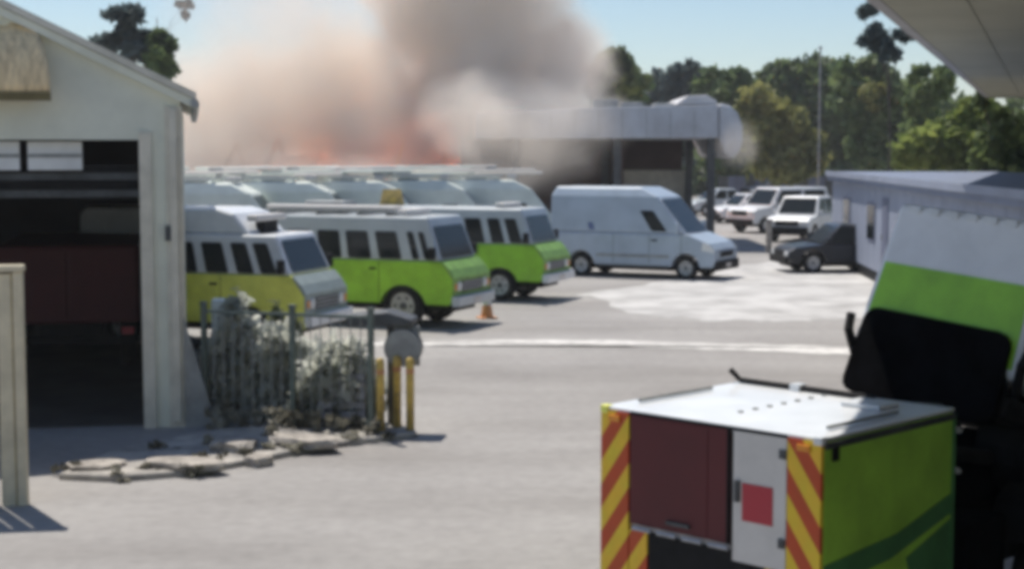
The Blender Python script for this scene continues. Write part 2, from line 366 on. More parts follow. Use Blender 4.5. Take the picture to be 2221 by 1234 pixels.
stored_truck()

# ================================================================== VANS
def wheel(parent, x, y, r, w=0.22, rimm=M_rim):
    s = 1 if y > 0 else -1
    o = MB().lathe([(r*0.62, -w/2), (r*0.93, -w/2), (r, -w*0.3), (r, w*0.3), (r*0.93, w/2), (r*0.62, w/2)], 'y', 28).build('wheel', M_tyre, parent, smooth=True)
    o.location = (x, y, r)
    MB().lathe([(0.0, -w*.3), (r*0.62, -w*0.42), (r*0.62, w*0.42), (0.0, w*.3)], 'y', 24).build('rim', rimm, o)
    h = MB()
    h.lathe([(0.0, s*w*.28), (r*0.16, s*w*.28), (r*0.14, s*w*.5), (0.0, s*w*.52)], 'y', 12)
    h.build('hub', M_dgrey, o)
    for k in range(6):
        a = k*math.pi/3; c = (r*0.42*math.cos(a), 0, r*0.42*math.sin(a))
        MB().lathe([(0.0, s*w*.30), (r*0.09, s*w*.30), (r*0.08, s*w*.39), (0.0, s*w*.39)], 'y', 8, c).build('vent_hole', M_black, o)
    return o
def arch(cx, r, sill, n=9):
    a0 = math.asin(min(1, max(-1, (sill - 0.33)/r)))
    return [(cx - r*math.cos(a0 + (math.pi - 2*a0)*k/n), 0.33 + r*math.sin(a0 + (math.pi - 2*a0)*k/n)) for k in range(n + 1)]

def wagon(name, label, cat, loc, rz, P, group=None):
    """bonneted 4x4 wagon / bus van: lower body with wheel arches, glasshouse, glass, lamps, wheels"""
    t = thing(name, label, cat, loc, rz, group)
    L, W, H, belt, sill, wr = P['L'], P['W'], P['H'], P['belt'], P['sill'], P['wr']
    xr, xf = P['xr'], P['xf']; hb, wsb, wst = P['hood'], P['wsb'], P['wst']
    ar = wr + 0.11
    poly = [(-L/2, sill + 0.12), (-L/2 + 0.10, sill)] + arch(xr, ar, sill) + arch(xf, ar, sill) + [(L/2 - 0.12, sill), (L/2, sill + 0.12), (L/2, hb - 0.16), (L/2 - 0.10, hb), (wsb, belt), (-L/2, belt)]
    MB().prism(poly, 'y', -W/2, W/2).build('lower_body', P['lower'], t, 0.035)
    b = [(-L/2 + .015, -W/2 + .012, belt + .003), (wsb - .03, -W/2 + .012, belt + .003), (wsb - .03, W/2 - .012, belt + .003), (-L/2 + .015, W/2 - .012, belt + .003)]
    k = P.get('tumble', 0.11); rb = P.get('rear_rake', 0.06)
    tp = [(-L/2 + rb, -W/2 + k, H), (wst, -W/2 + k, H), (wst, W/2 - k, H), (-L/2 + rb, W/2 - k, H)]
    MB().add(b + tp, [(0,1,2,3),(4,7,6,5),(0,4,5,1),(1,5,6,2),(2,6,7,3),(3,7,4,0)]).build('upper_body', P['upper'], t, 0.05, seg=3)
    right = (b[0], b[1], tp[1], tp[0]); left = (b[2], b[3], tp[3], tp[2]); front = (b[1], b[2], tp[2], tp[1]); rear = (b[3], b[0], tp[0], tp[3])
    v0, v1 = P.get('wv', (0.06, 0.80))
    for (u0, u1) in P['win']:
        panel('side_window', right, u0, u1, v0, v1, M_glass, t, 0.012, 0.05); panel('side_window', left, 1 - u1, 1 - u0, v0, v1, M_glass, t, 0.012, 0.05)
    panel('windscreen', front, 0.07, 0.93, 0.06, P.get('wsv', 0.88), M_glass, t, 0.012, 0.07)
    panel('rear_window', rear, 0.12, 0.88, 0.15, 0.75, M_glass, t, 0.012, 0.07)
    for s in (-1, 1):
        wheel(t, xr, s*(W/2 - 0.13), wr, 0.24); wheel(t, xf, s*(W/2 - 0.13), wr, 0.24)
        MB().lathe([(0.0, -.02), (0.11, -.02), (0.10, .03), (0.0, .045)], 'x', 16, (L/2, s*(W/2 - 0.28), hb - 0.34)).build('headlight', M_lamp, t)
        box('indicator', L/2 - 0.01, L/2 + 0.025, s*(W/2 - 0.10) - 0.05, s*(W/2 - 0.10) + 0.05, hb - 0.42, hb - 0.28, M_amber, t)
        m = box('mirror', wsb - 0.20, wsb - 0.10, s*(W/2 + 0.13) - 0.09, s*(W/2 + 0.13) + 0.09, belt + 0.04, belt + 0.30, M_black if not P.get('wmir') else P['upper'], t, 0.02)
        MB().tube([(wsb - 0.27, s*(W/2 - 0.03), belt + 0.03), (wsb - 0.25, s*(W/2 + 0.10), belt + 0.12)], 0.015, 6).build('mirror_arm', M_black, m)
        box('tail_lamp', -L/2 - 0.02, -L/2 + 0.01, s*(W/2 - 0.12) - 0.06, s*(W/2 - 0.12) + 0.06, belt - 0.42, belt - 0.12, M_redl, t)
        box('side_step', xr + ar + 0.08, xf - ar - 0.08, s*(W/2 - 0.03) - 0.07, s*(W/2 - 0.03) + 0.07, sill - 0.10, sill - 0.04, M_black, t)
        for hx in P.get('seams', ()):
            box('door_seam', hx - 0.006, hx + 0.006, s*(W/2 + 0.001) - 0.003, s*(W/2 + 0.001) + 0.003, sill + 0.06, belt - 0.03, M_black, t)
            box('door_handle', hx - 0.22, hx - 0.07, s*(W/2 + 0.012) - 0.012, s*(W/2 + 0.012) + 0.012, belt - 0.20, belt - 0.16, M_black, t)
    g = box('grille', L/2 - 0.008, L/2 + 0.018, -W/2 + 0.42, W/2 - 0.42, hb - 0.46, hb - 0.24, M_black, t)
    for i in range(3): box('grille_bar', L/2 + 0.019, L/2 + 0.03, -W/2 + 0.44, W/2 - 0.44, hb - 0.43 + 0.07*i, hb - 0.40 + 0.07*i, M_rim, g)
    box('front_bumper', L/2 - 0.04, L/2 + 0.14, -W/2 - 0.02, W/2 + 0.02, sill - 0.02, sill + 0.20, P.get('bump', M_white), t, 0.03)
    box('rear_bumper', -L/2 - 0.12, -L/2 + 0.03, -W/2, W/2, sill, sill + 0.16, P.get('bump', M_white), t, 0.03)
    if P.get('nose'): MB().prism([(L/2 - .02, sill + .21), (L/2 + .008, sill + .21), (L/2 + .008, hb - .155), (L/2 - .095, hb + .012), (wsb + .02, belt + .004), (wsb + .02, belt - .04), (L/2 - .13, hb - .05), (L/2 - .02, hb - .2)], 'y', -W/2 - .004, W/2 + .004).build('nose_panel', P['nose'], t)
    box('number_plate', L/2 + 0.142, L/2 + 0.15, -0.19, 0.19, sill + 0.03, sill + 0.15, M_panel, t)
    box('chassis', -L/2 + 0.15, L/2 - 0.2, -W/2 + 0.32, W/2 - 0.32, sill - 0.16, sill - 0.005, M_black, t)
    return t, right, left, front, (b, tp)

M_nose = mat('grey_green_nose', (0.30, 0.35, 0.33), 0.45, vary=0.15, scale=3)
M_limed = mat('faded_lime_nose', (0.22, 0.40, 0.08), 0.5, vary=0.25, scale=3)
M_nosed = mat('dark_teal_nose', (0.10, 0.14, 0.13), 0.45, vary=0.15, scale=3)
YAW = -33.0
PW = dict(L=5.0, W=1.85, H=2.28, belt=1.42, sill=0.50, wr=0.40, xr=-1.35, xf=1.30, hood=1.24, wsb=2.22, wst=1.86, tumble=0.10,
          lower=M_limey, upper=M_white, bump=M_white, seams=(-0.35, 0.75), win=((0.06, 0.22), (0.27, 0.42), (0.47, 0.59), (0.63, 0.73), (0.77, 0.845), (0.875, 0.945)), wv=(0.03, 0.72), wsv=0.78, nose=M_nose)
def place(px, py, back=0.0, yaw=YAW):   # ground point under the near front corner -> vehicle centre
    p = on(px, py); return p
def centre_from(px, py, L, W, yaw, lx, ly):  # local point (lx,ly) of the vehicle stands on pixel (px,py)
    p = on(px, py); c, s = math.cos(R(yaw)), math.sin(R(yaw))
    return (p.x - (c*lx - s*ly), p.y - (s*lx + c*ly), 0)

# yellow-lime wagon with raised roof, nearest the shed
y1 = -18.0
loc1 = centre_from(664, 766, 5, 1.85, y1, 2.5, -0.92)
v1, rt, lf, fr, bt = wagon('ambulance_wagon', 'yellow-green and white ambulance wagon with a raised roof, nearest the shed', 'ambulance', loc1, R(y1), dict(PW, H=2.16, wv=(0.03, 0.80), wsv=0.86, nose=M_nose))
MB().prism([(-2.4, 2.15), (1.30, 2.15), (0.95, 2.55), (0.6, 2.64), (-2.25, 2.64), (-2.38, 2.5)], 'y', -0.76, 0.76).build('raised_roof', M_white, v1, 0.07, seg=3)
lb = box('light_bar', 1.15, 1.38, -0.62, 0.62, 2.40, 2.52, M_panel, v1, 0.03); box('light_bar_foot', 1.18, 1.35, -0.3, 0.3, 2.17, 2.399, M_black, lb)

# bright lime wagon in the middle
y2 = -23.0
loc2 = centre_from(984, 716, 5, 1.85, y2, 2.5, -0.92)
v2, *_ = wagon('ambulance_wagon', 'bright lime green ambulance wagon in the middle of the parked row', 'ambulance', loc2, R(y2),
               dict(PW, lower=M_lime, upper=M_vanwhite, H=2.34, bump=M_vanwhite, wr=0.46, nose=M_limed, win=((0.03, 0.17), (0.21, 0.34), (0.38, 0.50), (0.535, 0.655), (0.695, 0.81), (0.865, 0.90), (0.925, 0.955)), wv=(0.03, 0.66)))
rk2 = box('roof_rack', -2.0, 0.9, -0.74, -0.70, 2.42, 2.46, M_grey, v2); box('rack_rail', -2.0, 0.9, 0.70, 0.74, 2.42, 2.46, M_grey, rk2)
for x in (-1.9, -0.9, 0.1, 0.8): box('rack_bar', x, x + .05, -0.69, 0.69, 2.345, 2.415, M_grey, rk2)
for y in (-0.55, -0.40): MB().tube([(-2.2, y, 2.50), (1.0, y, 2.50)], .06, 8).build('roof_pipe', M_panel, v2)
box('roof_locker', -1.6, -0.6, 0.0, 0.6, 2.42, 2.62, M_grey, v2, .03); box('light_bar', 1.0, 1.25, -0.6, 0.6, 2.36, 2.48, M_panel, v2, 0.03)

# lime wagon beside the white van
y3 = -22.0
loc3 = centre_from(1180, 657, 5, 1.85, y3, 2.5, -0.92)
v3, *_ = wagon('ambulance_wagon', 'lime green ambulance wagon with a white bumper, beside the white cargo van', 'ambulance', loc3, R(y3),
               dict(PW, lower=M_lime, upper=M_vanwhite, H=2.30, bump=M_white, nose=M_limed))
box('light_bar', 1.05, 1.3, -0.6, 0.6, 2.31, 2.43, M_panel, v3, 0.03)

# --- delivery vans (sloping nose)
def cargo_van(name, label, loc, rz, P, group=None):
    t = thing(name, label, 'van', loc, rz, group)
    L, W, H = P['L'], P['W'], P['H']; sill = 0.36; wr = 0.34; xr, xf = -L/2 + 1.05, L/2 - 0.92; ar = wr + 0.09; body = P['body']; belt = 1.32
    low = [(-L/2, sill + .1), (-L/2 + .06, sill)] + arch(xr, ar, sill) + arch(xf, ar, sill) + [(L/2 - .1, sill), (L/2, sill + .16), (L/2 - 0.02, 0.86), (L/2 - 0.18, 1.06), (L/2 - 0.86, belt), (-L/2, belt)]
    MB().prism(low, 'y', -W/2, W/2).build('lower_body', body, t, 0.05, seg=3)
    # upper shell lofted over stations: (x, z) along the roof outline, narrower to the top
    b = [(-L/2 + .01, -W/2 + .01, belt + .002), (L/2 - .90, -W/2 + .01, belt + .002), (L/2 - .90, W/2 - .01, belt + .002), (-L/2 + .01, W/2 - .01, belt + .002)]
    wx = L/2 - 1.95; mz = belt + (H - belt)*0.80; k = 0.10
    m_ = [(-L/2 + .03, -W/2 + k*.7, mz), (wx + .12, -W/2 + k*.8, mz), (wx + .12, W/2 - k*.8, mz), (-L/2 + .03, W/2 - k*.7, mz)]
    tp = [(-L/2 + .14, -W/2 + k*2.2, H), (wx - .45, -W/2 + k*2.2, H), (wx - .45, W/2 - k*2.2, H), (-L/2 + .14, W/2 - k*2.2, H)]
    side = lambda o: [(o+0, o+1, o+5, o+4), (o+1, o+2, o+6, o+5), (o+2, o+3, o+7, o+6), (o+3, o+0, o+4, o+7)]
    MB().add(b + m_ + tp, [(3, 2, 1, 0)] + side(0) + side(4) + [(8, 9, 10, 11)]).build('upper_body', body, t, 0.06, seg=3)
    right = (b[0], b[1], m_[1], m_[0]); left = (b[2], b[3], m_[3], m_[2]); front = (b[1], b[2], m_[2], m_[1]); rear = (b[3], b[0], m_[0], m_[3])
    panel('windscreen', front, 0.06, 0.94, 0.05, 0.93, M_glass, t, 0.012, 0.08)
    for fc, fl in ((right, False), (left, True)):
        def sp(name, u0, u1, v0, v1, m, t_=0.012):
            a, c = (1 - u1, 1 - u0) if fl else (u0, u1)
            return panel(name, fc, a, c, v0, v1, m, t, t_, 0.05)
        sp('side_window', 0.765, 0.875, 0.06, 0.62, M_glass)
        if P.get('marks'):
            sp('side_mark', 0.30, 0.345, 0.06, 0.28, mat('blue_grey_mark', (0.12, 0.16, 0.30), 0.5), 0.006)
        for w in P.get('win', ()): sp('side_window', w[0], w[1], 0.08, 0.62, M_glass)
        if P.get('stripe'): pass
    for s in (-1, 1):
        for x in (xr, xf): wheel(t, x, s*(W/2 - 0.13), wr, 0.22)
        MB().prism([(L/2 - 0.42, 0.86), (L/2 - 0.05, 0.80), (L/2 - 0.03, 0.86), (L/2 - 0.20, 1.05), (L/2 - 0.40, 1.10)], 'y', s*(W/2 - 0.02) - 0.03, s*(W/2 - 0.02) + 0.035).build('headlight', M_lamp, t)
        mm = box('mirror', L/2 - 1.20, L/2 - 1.08, s*(W/2 + 0.14) - 0.08, s*(W/2 + 0.14) + 0.08, belt + 0.02, belt + 0.33, M_black if P.get('bmir') else body, t, 0.02)
        MB().tube([(L/2 - 1.14, s*(W/2 - 0.03), belt + 0.02), (L/2 - 1.14, s*(W/2 + 0.10), belt + 0.06)], 0.02, 6).build('mirror_arm', M_black, mm)
        box('tail_lamp', -L/2 - 0.015, -L/2 + 0.01, s*(W/2 - 0.10) - 0.05, s*(W/2 - 0.10) + 0.05, 0.9, 1.30, M_redl, t)
        for x in (L/2 - 1.05, L/2 - 2.05, L/2 - 3.2):
            box('door_seam', x - 0.006, x + 0.006, s*(W/2 + .001) - .003, s*(W/2 + .001) + .003, sill + 0.08, belt - 0.02, M_black, t)
        box('door_handle', L/2 - 1.98, L/2 - 1.80, s*(W/2 + .01) - .012, s*(W/2 + .01) + .012, 1.10, 1.15, M_black, t)
        box('rub_strip', xr + ar + .08, xf - ar - .08, s*(W/2 + .006) - .01, s*(W/2 + .006) + .01, 0.62, 0.70, P.get('rub', M_grey), t)
        box('sill', xr + ar + .05, xf - ar - .05, s*(W/2 - .08) - .04, s*(W/2 - .08) + .04, sill - 0.10, sill - 0.004, M_black, t)
    box('front_bumper', L/2 - 0.05, L/2 + 0.06, -W/2 + .02, W/2 - .02, sill - 0.08, sill + 0.20, M_black, t, 0.03)
    box('grille', L/2 - 0.02, L/2 + 0.012, -0.55, 0.55, 0.66, 0.82, M_black, t, 0.01)
    box('rear_bumper', -L/2 - 0.07, -L/2 + 0.02, -W/2 + .03, W/2 - .03, sill - .02, sill + .14, M_black, t, 0.02)
    box('number_plate', L/2 + 0.062, L/2 + 0.07, -0.19, 0.19, sill, sill + .11, M_panel, t)
    box('chassis', -L/2 + .2, L/2 - .3, -W/2 + .3, W/2 - .3, sill - .14, sill - .005, M_black, t)
    return t
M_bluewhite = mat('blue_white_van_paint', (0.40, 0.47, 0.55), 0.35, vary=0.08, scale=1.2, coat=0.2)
yw = -27.0
locw = centre_from(1486, 607, 5.3, 2.0, yw, 5.3/2 - 0.92, -0.98)
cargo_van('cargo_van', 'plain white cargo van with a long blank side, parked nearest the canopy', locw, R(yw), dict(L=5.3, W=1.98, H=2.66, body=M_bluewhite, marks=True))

# back row of white vans
M_cabp = mat('pale_green_white', (0.70, 0.74, 0.68), 0.55, vary=0.07, scale=1.5)
PB = dict(L=5.9, W=2.0, H=2.80, body=M_cabp, win=(), bmir=True)
rowlab = ['half hidden by the shed corner', 'second from the shed', 'third from the shed', 'right behind the ochre sign', 'last before the white cargo van']
base = None
for i, (px, Y) in enumerate(((470, 46.0), (640, 48.0), (790, 49.5), (930, 50.5), (1075, 51.5))):
    p = at(px, 400, Y)
    lab = 'white high-roofed ambulance van in the back row, ' + rowlab[i]
    if base is None:
        base = cargo_van('ambulance_van', lab, (p.x, p.y, 0), R(-40), PB, 'white vans in the back row'); o = base
        base['category'] = 'ambulance'
        box('light_bar', 0.35, 0.65, -0.55, 0.55, 2.84, 2.98, M_panel, base, 0.03)
        box('roof_hatch', -1.0, -0.3, -0.3, 0.3, 2.803, 2.90, M_grey, base, 0.03)
        rk = box('roof_rack', -2.5, 0.1, -0.74, -0.70, 2.86, 2.90, M_cabp, base); box('rack_rail', -2.5, 0.1, 0.70, 0.74, 2.86, 2.90, M_cabp, rk)
        for x in (-2.4, -1.2, 0.0): box('rack_bar', x, x + .04, -0.69, 0.69, 2.80, 2.855, M_cabp, rk)
        ld = box('roof_ladder', -2.7, 0.2, -0.60, -0.56, 2.91, 2.97, M_panel, base); box('ladder_rail', -2.7, 0.2, -0.28, -0.24, 2.91, 2.97, M_panel, ld)
        for k in range(11): box('rung', -2.6 + .26*k, -2.57 + .26*k, -0.559, -0.281, 2.925, 2.955, M_panel, ld)
        box('roof_locker', -2.3, -1.2, 0.05, 0.62, 2.86, 3.08, M_cabp, base, 0.04)
        box('side_stripe', -2.6, 1.6, -1.006, -0.995, 0.75, 1.2, M_lime, base)
    else:
        o = copy_tree(base); o.location = (p.x, p.y, 0); o['label'] = lab
    for k in range(5):
        xx = random.uniform(-2.4, .6); yy = random.uniform(-.7, .5); hh = random.uniform(.08, .26)
        if k % 2: box('roof_box', xx, xx + random.uniform(.25, .7), yy, yy + .3, 2.985, 2.985 + hh, random.choice((M_cabp, M_panel, M_grey)), o, .02)
        else: MB().tube([(xx - 1.2, yy, 2.99 + .05*k), (xx + 1.0, yy + .1, 3.02 + .05*k)], .05, 6).build('roof_pipe', random.choice((M_cabp, M_panel)), o)
    o.rotation_euler.z = R(3 + (i*37 % 9) - 4)
box('roof_pod', -0.25, 0.25, -0.25, 0.45, 2.91, 3.12, M_black, o, 0.05)

# ================================================================== TRUCK WITH TIPPED CAB, front right
def truck():
    zt = 1.92
    P1, P2, P3 = on(1318, 876, zt), on(1785, 950, zt), on(2072, 884, zt)
    hd = (P3 - P2).normalized(); wv = (P1 - P2); ax = Vector((hd.x, hd.y, 0))
    # make the axle square to the heading
    lat = Vector((-ax.y, ax.x, 0)); W = wv.dot(lat); Lb = (P3 - P2).length
    rz = math.atan2(ax.y, ax.x); o = P2 + lat*(W/2)
    t = thing('tipped_cab_truck', 'small white topped box truck with chevron rear and its cab tipped forward', 'truck', (o.x, o.y, 0), rz)
    print('TRUCK W %.2f L %.2f heading %.1f perp %.1f' % (W, Lb, math.degrees(rz), math.degrees(wv.angle(hd))))
    h = W/2; zb = 0.62
    # box body: x forward from 0 to Lb, y left +, z up
    box('body_core', 0.03, Lb - 0.02, -h + 0.02, h - 0.02, zb, zt - 0.03, M_panel, t)
    rf = box('roof', 0.0, Lb, -h, h, zt - 0.028, zt, M_white, t, 0.012)
    for s in (-1, 1):
        MB().tube([(0.25, s*(h - 0.13), zt + 0.02), (Lb - 0.55, s*(h - 0.13), zt + 0.02)], 0.014, 6).build('roof_rail', M_grey, rf)
    for i in range(7): box('roof_rivet', 0.42 + 0.17*i, 0.45 + 0.17*i, 0.02, 0.05, zt + 0.001, zt + 0.012, M_grey, rf)
    MB().tube([(Lb - 0.12, h + 0.02, zt + 0.10), (Lb - 0.10, h - 0.06, zt + 0.025), (Lb - 0.10, h - 0.35, zt + 0.022), (Lb - 0.12, 0.05, zt + 0.022), (Lb - 0.14, -0.35, zt + 0.022)], 0.022, 8).build('roof_hose', M_black, t)
    box('roof_hose_clip', Lb - 0.16, Lb - 0.06, 0.28, 0.36, zt + 0.001, zt + 0.05, M_white, rf)
    box('roof_vent', Lb - 0.50, Lb - 0.24, -0.62, -0.30, zt + 0.001, zt + 0.035, M_white, rf, 0.01)
    # right side: lime panel with a dark green diagonal print
    sr = (Vector((0, -h, zb)), Vector((Lb, -h, zb)), Vector((Lb, -h, zt - .03)), Vector((0, -h, zt - .03)))
    side = panel('side_panel', sr, 0.012, 0.985, 0, 1, M_green, t, 0.0, 0, 0.016)
    panel('side_panel', (Vector((Lb, h, zb)), Vector((0, h, zb)), Vector((0, h, zt - .03)), Vector((Lb, h, zt - .03))), 0.012, 0.985, 0, 1, M_green, t, 0.0, 0, 0.016)
    def sq(name, pts, m, off=0.004):
        n = len(pts); return make(name, [(x, -h - off, z) for x, z in pts] + [(x, -h + 0.002, z) for x, z in pts], [tuple(range(n)), tuple(range(2*n-1, n-1, -1))] + [(i, (i+1) % n, (i+1) % n + n, i + n) for i in range(n)], m, side)
    sq('side_stripe', [(0.03, zt - 0.82), (Lb*0.55, zt - 0.76), (Lb - 0.04, zt - 0.60), (Lb - 0.04, zt - 0.74), (Lb*0.5, zt - 0.92), (0.03, zt - 0.97)], M_dgreen)
    sq('side_stripe', [(Lb*0.62, zt - 0.95), (Lb - 0.04, zt - 0.78), (Lb - 0.04, zt - 1.25), (Lb*0.70, zt - 1.25)], M_dgreen)
    sq('drip_rail', [(0.02, zt - 0.075), (Lb - 0.02, zt - 0.075), (Lb - 0.02, zt - 0.035), (0.02, zt - 0.035)], M_dgrey, 0.018)
    sq('latch', [(0.10, zt - 0.16), (0.16, zt - 0.16), (0.16, zt - 0.07), (0.10, zt - 0.07)], M_black, 0.02)
    sq('corner_post', [(Lb - 0.035, zb), (Lb - 0.002, zb), (Lb - 0.002, zt - .04), (Lb - 0.035, zt - .04)], M_dgreen, 0.012)
    # rear face (x = 0, seen from -x): chevron frame, maroon shutter, white door
    def chev(name, sgn):
        m = bpy.data.materials.new(name); m.use_nodes = True; n = m.node_tree.nodes; l = m.node_tree.links; b = n['Principled BSDF']; b.inputs['Roughness'].default_value = 0.4
        tc = n.new('ShaderNodeTexCoord'); sx = n.new('ShaderNodeSeparateXYZ'); l.new(tc.outputs['Object'], sx.inputs[0])
        my = n.new('ShaderNodeMath'); my.operation = 'MULTIPLY'; my.inputs[1].default_value = 1.4*sgn; l.new(sx.outputs['Y'], my.inputs[0])
        a = n.new('ShaderNodeMath'); a.operation = 'ADD'; l.new(my.outputs[0], a.inputs[0]); l.new(sx.outputs['Z'], a.inputs[1])
        f = n.new('ShaderNodeMath'); f.operation = 'PINGPONG'; f.inputs[1].default_value = 0.17; l.new(a.outputs[0], f.inputs[0])
        g = n.new('ShaderNodeMath'); g.operation = 'GREATER_THAN'; g.inputs[1].default_value = 0.085; l.new(f.outputs[0], g.inputs[0])
        nz = n.new('ShaderNodeTexNoise'); nz.inputs['Scale'].default_value = 7; nz.inputs['Detail'].default_value = 4; l.new(tc.outputs['Object'], nz.inputs['Vector'])
        mx = n.new('ShaderNodeMix'); mx.data_type = 'RGBA'; l.new(g.outputs[0], mx.inputs[0]); mx.inputs[6].default_value = (0.95, 0.62, 0.03, 1); mx.inputs[7].default_value = (0.60, 0.075, 0.012, 1)
        m2 = n.new('ShaderNodeMix'); m2.data_type = 'RGBA'; m2.blend_type = 'MULTIPLY'; m2.inputs[0].default_value = 0.3; l.new(mx.outputs[2], m2.inputs[6]); l.new(nz.outputs['Color'], m2.inputs[7])
        l.new(m2.outputs[2], b.inputs['Base Color']); return m
    CL, CR = chev('chevron_left', 1), chev('chevron_right', -1)
    def rp(name, y0, y1, z0, z1, m, x=-0.004, x1=0.029, bev=0.0, par=t): return box(name, x, x1, y0, y1, z0, z1, m, par, bev)
    cw = 0.255
    rp('chevron_panel', h - cw, h - 0.002, zb, zt - 0.03, CL, -0.012); rp('chevron_panel', -h + 0.002, -h + cw, zb, zt - 0.03, CR, -0.012)
    y_a, y_b, y_c = h - cw - 0.01, -h + cw + 0.44, -h + cw + 0.01
    zs = zt - 0.80
    sh = rp('shutter', y_b + 0.012, y_a, zs, zt - 0.035, M_maroon, -0.004)
    rp('shutter_slat', y_b + 0.20, y_a - 0.01, zs + 0.01, zt - 0.05, M_maroon, -0.008, -0.0045, 0.0, sh)
    rp('shutter_edge', y_b + 0.013, y_b + 0.035, zs, zt - 0.035, M_black, -0.016, -0.0045)
    dr = rp('rear_door', y_c, y_b, zs - 0.1, zt - 0.035, M_panel, -0.008)
    rp('red_sign', y_c + 0.10, y_c + 0.34, zt - 0.62, zt - 0.37, M_redl, -0.014, -0.0085, 0, dr)
    box('door_gap', -0.011, -0.0085, y_b - 0.012, y_b - 0.002, zs - 0.1, zt - 0.04, M_black, dr)
    box('door_handle', -0.035, -0.0085, y_b - 0.07, y_b - 0.04, zt - 0.50, zt - 0.36, M_dgrey, dr)
    for zz in (zt - 0.14, zt - 0.72): box('hinge', -0.022, -0.0085, y_c + 0.002, y_c + 0.05, zz - 0.03, zz + 0.03, M_dgrey, dr)
    box('shutter_handle', -0.03, -0.0085, (y_a + y_b)/2 - 0.10, (y_a + y_b)/2 + 0.10, zs + 0.05, zs + 0.075, M_dgrey, sh)
    for s_ in (-1, 1): box('marker_lamp', -0.028, -0.0125, s_*(h - 0.13) - 0.05, s_*(h - 0.13) + 0.05, zt - 0.10, zt - 0.055, M_amber, t, 0.006)
    rp('header_seal', y_c, y_a, zt - 0.034, zt - 0.012, M_black, -0.006, -0.001)
    # lower rear: chevron plinth, dark opening, grab rail
    rp('chevron_panel', h - cw - 0.17, h - cw - 0.01, zb, zs - 0.045, CL, -0.010); rp('chevron_panel', -h + cw + 0.01, -h + 0.42, zb, zs - 0.105, CR, -0.010)
    rp('rear_hatch', -h + 0.43, h - cw - 0.18, zb, zs - 0.045, M_black, -0.006)
    for i in range(4): MB().tube([(-0.03, y_a - 0.05 - 0.22*i, zs - 0.022), (-0.03, y_a - 0.21 - 0.22*i, zs - 0.022)], 0.014, 6).build('grab_rail', M_rim, t)
    for s in (-1, 1):
        box('corner_cap', -0.016, 0.05, s*(h - 0.03) - 0.034, s*(h - 0.03) + 0.034, zt - 0.05, zt + 0.006, M_limey if s > 0 else M_white, t, 0.008)
        box('tail_lamp', -0.02, 0.03, s*(h - 0.18) - 0.12, s*(h - 0.18) + 0.12, zb - 0.16, zb - 0.03, M_redl, t)
    box('rear_bumper', -0.10, 0.02, -h + .02, h - .02, zb - 0.30, zb - 0.18, M_black, t, 0.02)
    # chassis, wheels, engine
    CX = Lb + 1.35
    for s in (-1, 1): box('frame_rail', 0.1, CX + 1.5, s*0.38 - 0.05, s*0.38 + 0.05, zb - 0.20, zb - 0.005, M_black, t)
    for s in (-1, 1):
        wheel(t, 0.78, s*(h - 0.17), 0.36, 0.24, M_dgrey); wheel(t, CX + 0.45, s*(h - 0.17), 0.36, 0.24, M_dgrey)
        MB().prism([(CX - 0.15, 0.72), (CX + 1.05, 0.72), (CX + 0.95, 1.02), (CX + 0.62, 1.18), (CX + 0.25, 1.18), (CX - 0.05, 1.0)], 'y', s*(h - 0.17) - 0.20, s*(h - 0.17) + 0.20).build('mudguard', M_black, t, 0.03)
        box('battery_box', Lb + 0.25, Lb + 0.85, s*(h - 0.22) - 0.2, s*(h - 0.22) + 0.2, zb - 0.1, zb + 0.42, M_soot, t, 0.03)
        for zz in (zt - 0.13, zt - 0.42):
            MB().tube([(Lb - 0.01, s*(h - 0.05), zz), (Lb + 0.16, s*(h - 0.05), zz - 0.06)], 0.022, 6).build('side_bracket', M_white, t)
    box('front_bulkhead', Lb, Lb + 0.03, -h + .03, h - .03, zb, zt - 0.05, M_soot, t)
    box('engine_block', Lb + 0.55, CX + 0.95, -0.42, 0.42, zb, 1.36, M_soot, t, 0.05)
    MB().tube([(Lb + 0.12, -h + 0.28, zb), (Lb + 0.12, -h + 0.28, zt - 0.02)], 0.11, 12).build('air_intake', M_black, t)
    MB().tube([(Lb + 0.5, -0.2, 1.25), (Lb + 0.7, -0.5, 1.45), (Lb + 1.2, -0.55, 1.35)], 0.06, 8).build('intake_hose', M_black, t)
    box('front_bumper', CX + 1.32, CX + 1.48, -h, h, 0.42, 0.78, M_panel, t, 0.03)
    # cab, built upright about its front hinge and then tipped
    cab = bpy.data.objects.new('cab', None); COL.objects.link(cab); cab.parent = t
    HX = CX + 1.22
    cab.location = (HX, CABY, CABZ); cab.rotation_euler = (R(CABROLL), R(CABTILT), 0)
    d, cwid, hb_, ht = 1.50, CABW, 0.10, 1.36        # depth, half width, floor, roof above the hinge
    tw = cwid - 0.07
    V = [(-d, -cwid, hb_), (0.15, -cwid, hb_ - .1), (0.15, cwid, hb_ - .1), (-d, cwid, hb_),
         (-d, -tw, ht), (-0.25, -tw, ht), (-0.25, tw, ht), (-d, tw, ht)]
    MB().add(V, [(3,2,1,0),(4,5,6,7),(0,1,5,4),(1,2,6,5),(2,3,7,6),(3,0,4,7)]).build('cab_shell', M_white, cab, 0.06, seg=3)
    V = [Vector(v) for v in V]
    rear = (V[3], V[0], V[4], V[7])
    panel('lime_band', rear, 0.045, 0.955, 0.06, 0.585, M_lime, cab, 0.008)
    panel('upper_panel', rear, 0.05, 0.95, 0.60, 0.955, mat('cab_rear_white', (0.78, 0.80, 0.84), 0.4, vary=0.05), cab, 0.008)
    panel('sound_deadener', rear, 0.05, 0.93, -0.30, 0.27, M_soot, cab, 0.06, 0.11, 0.05)
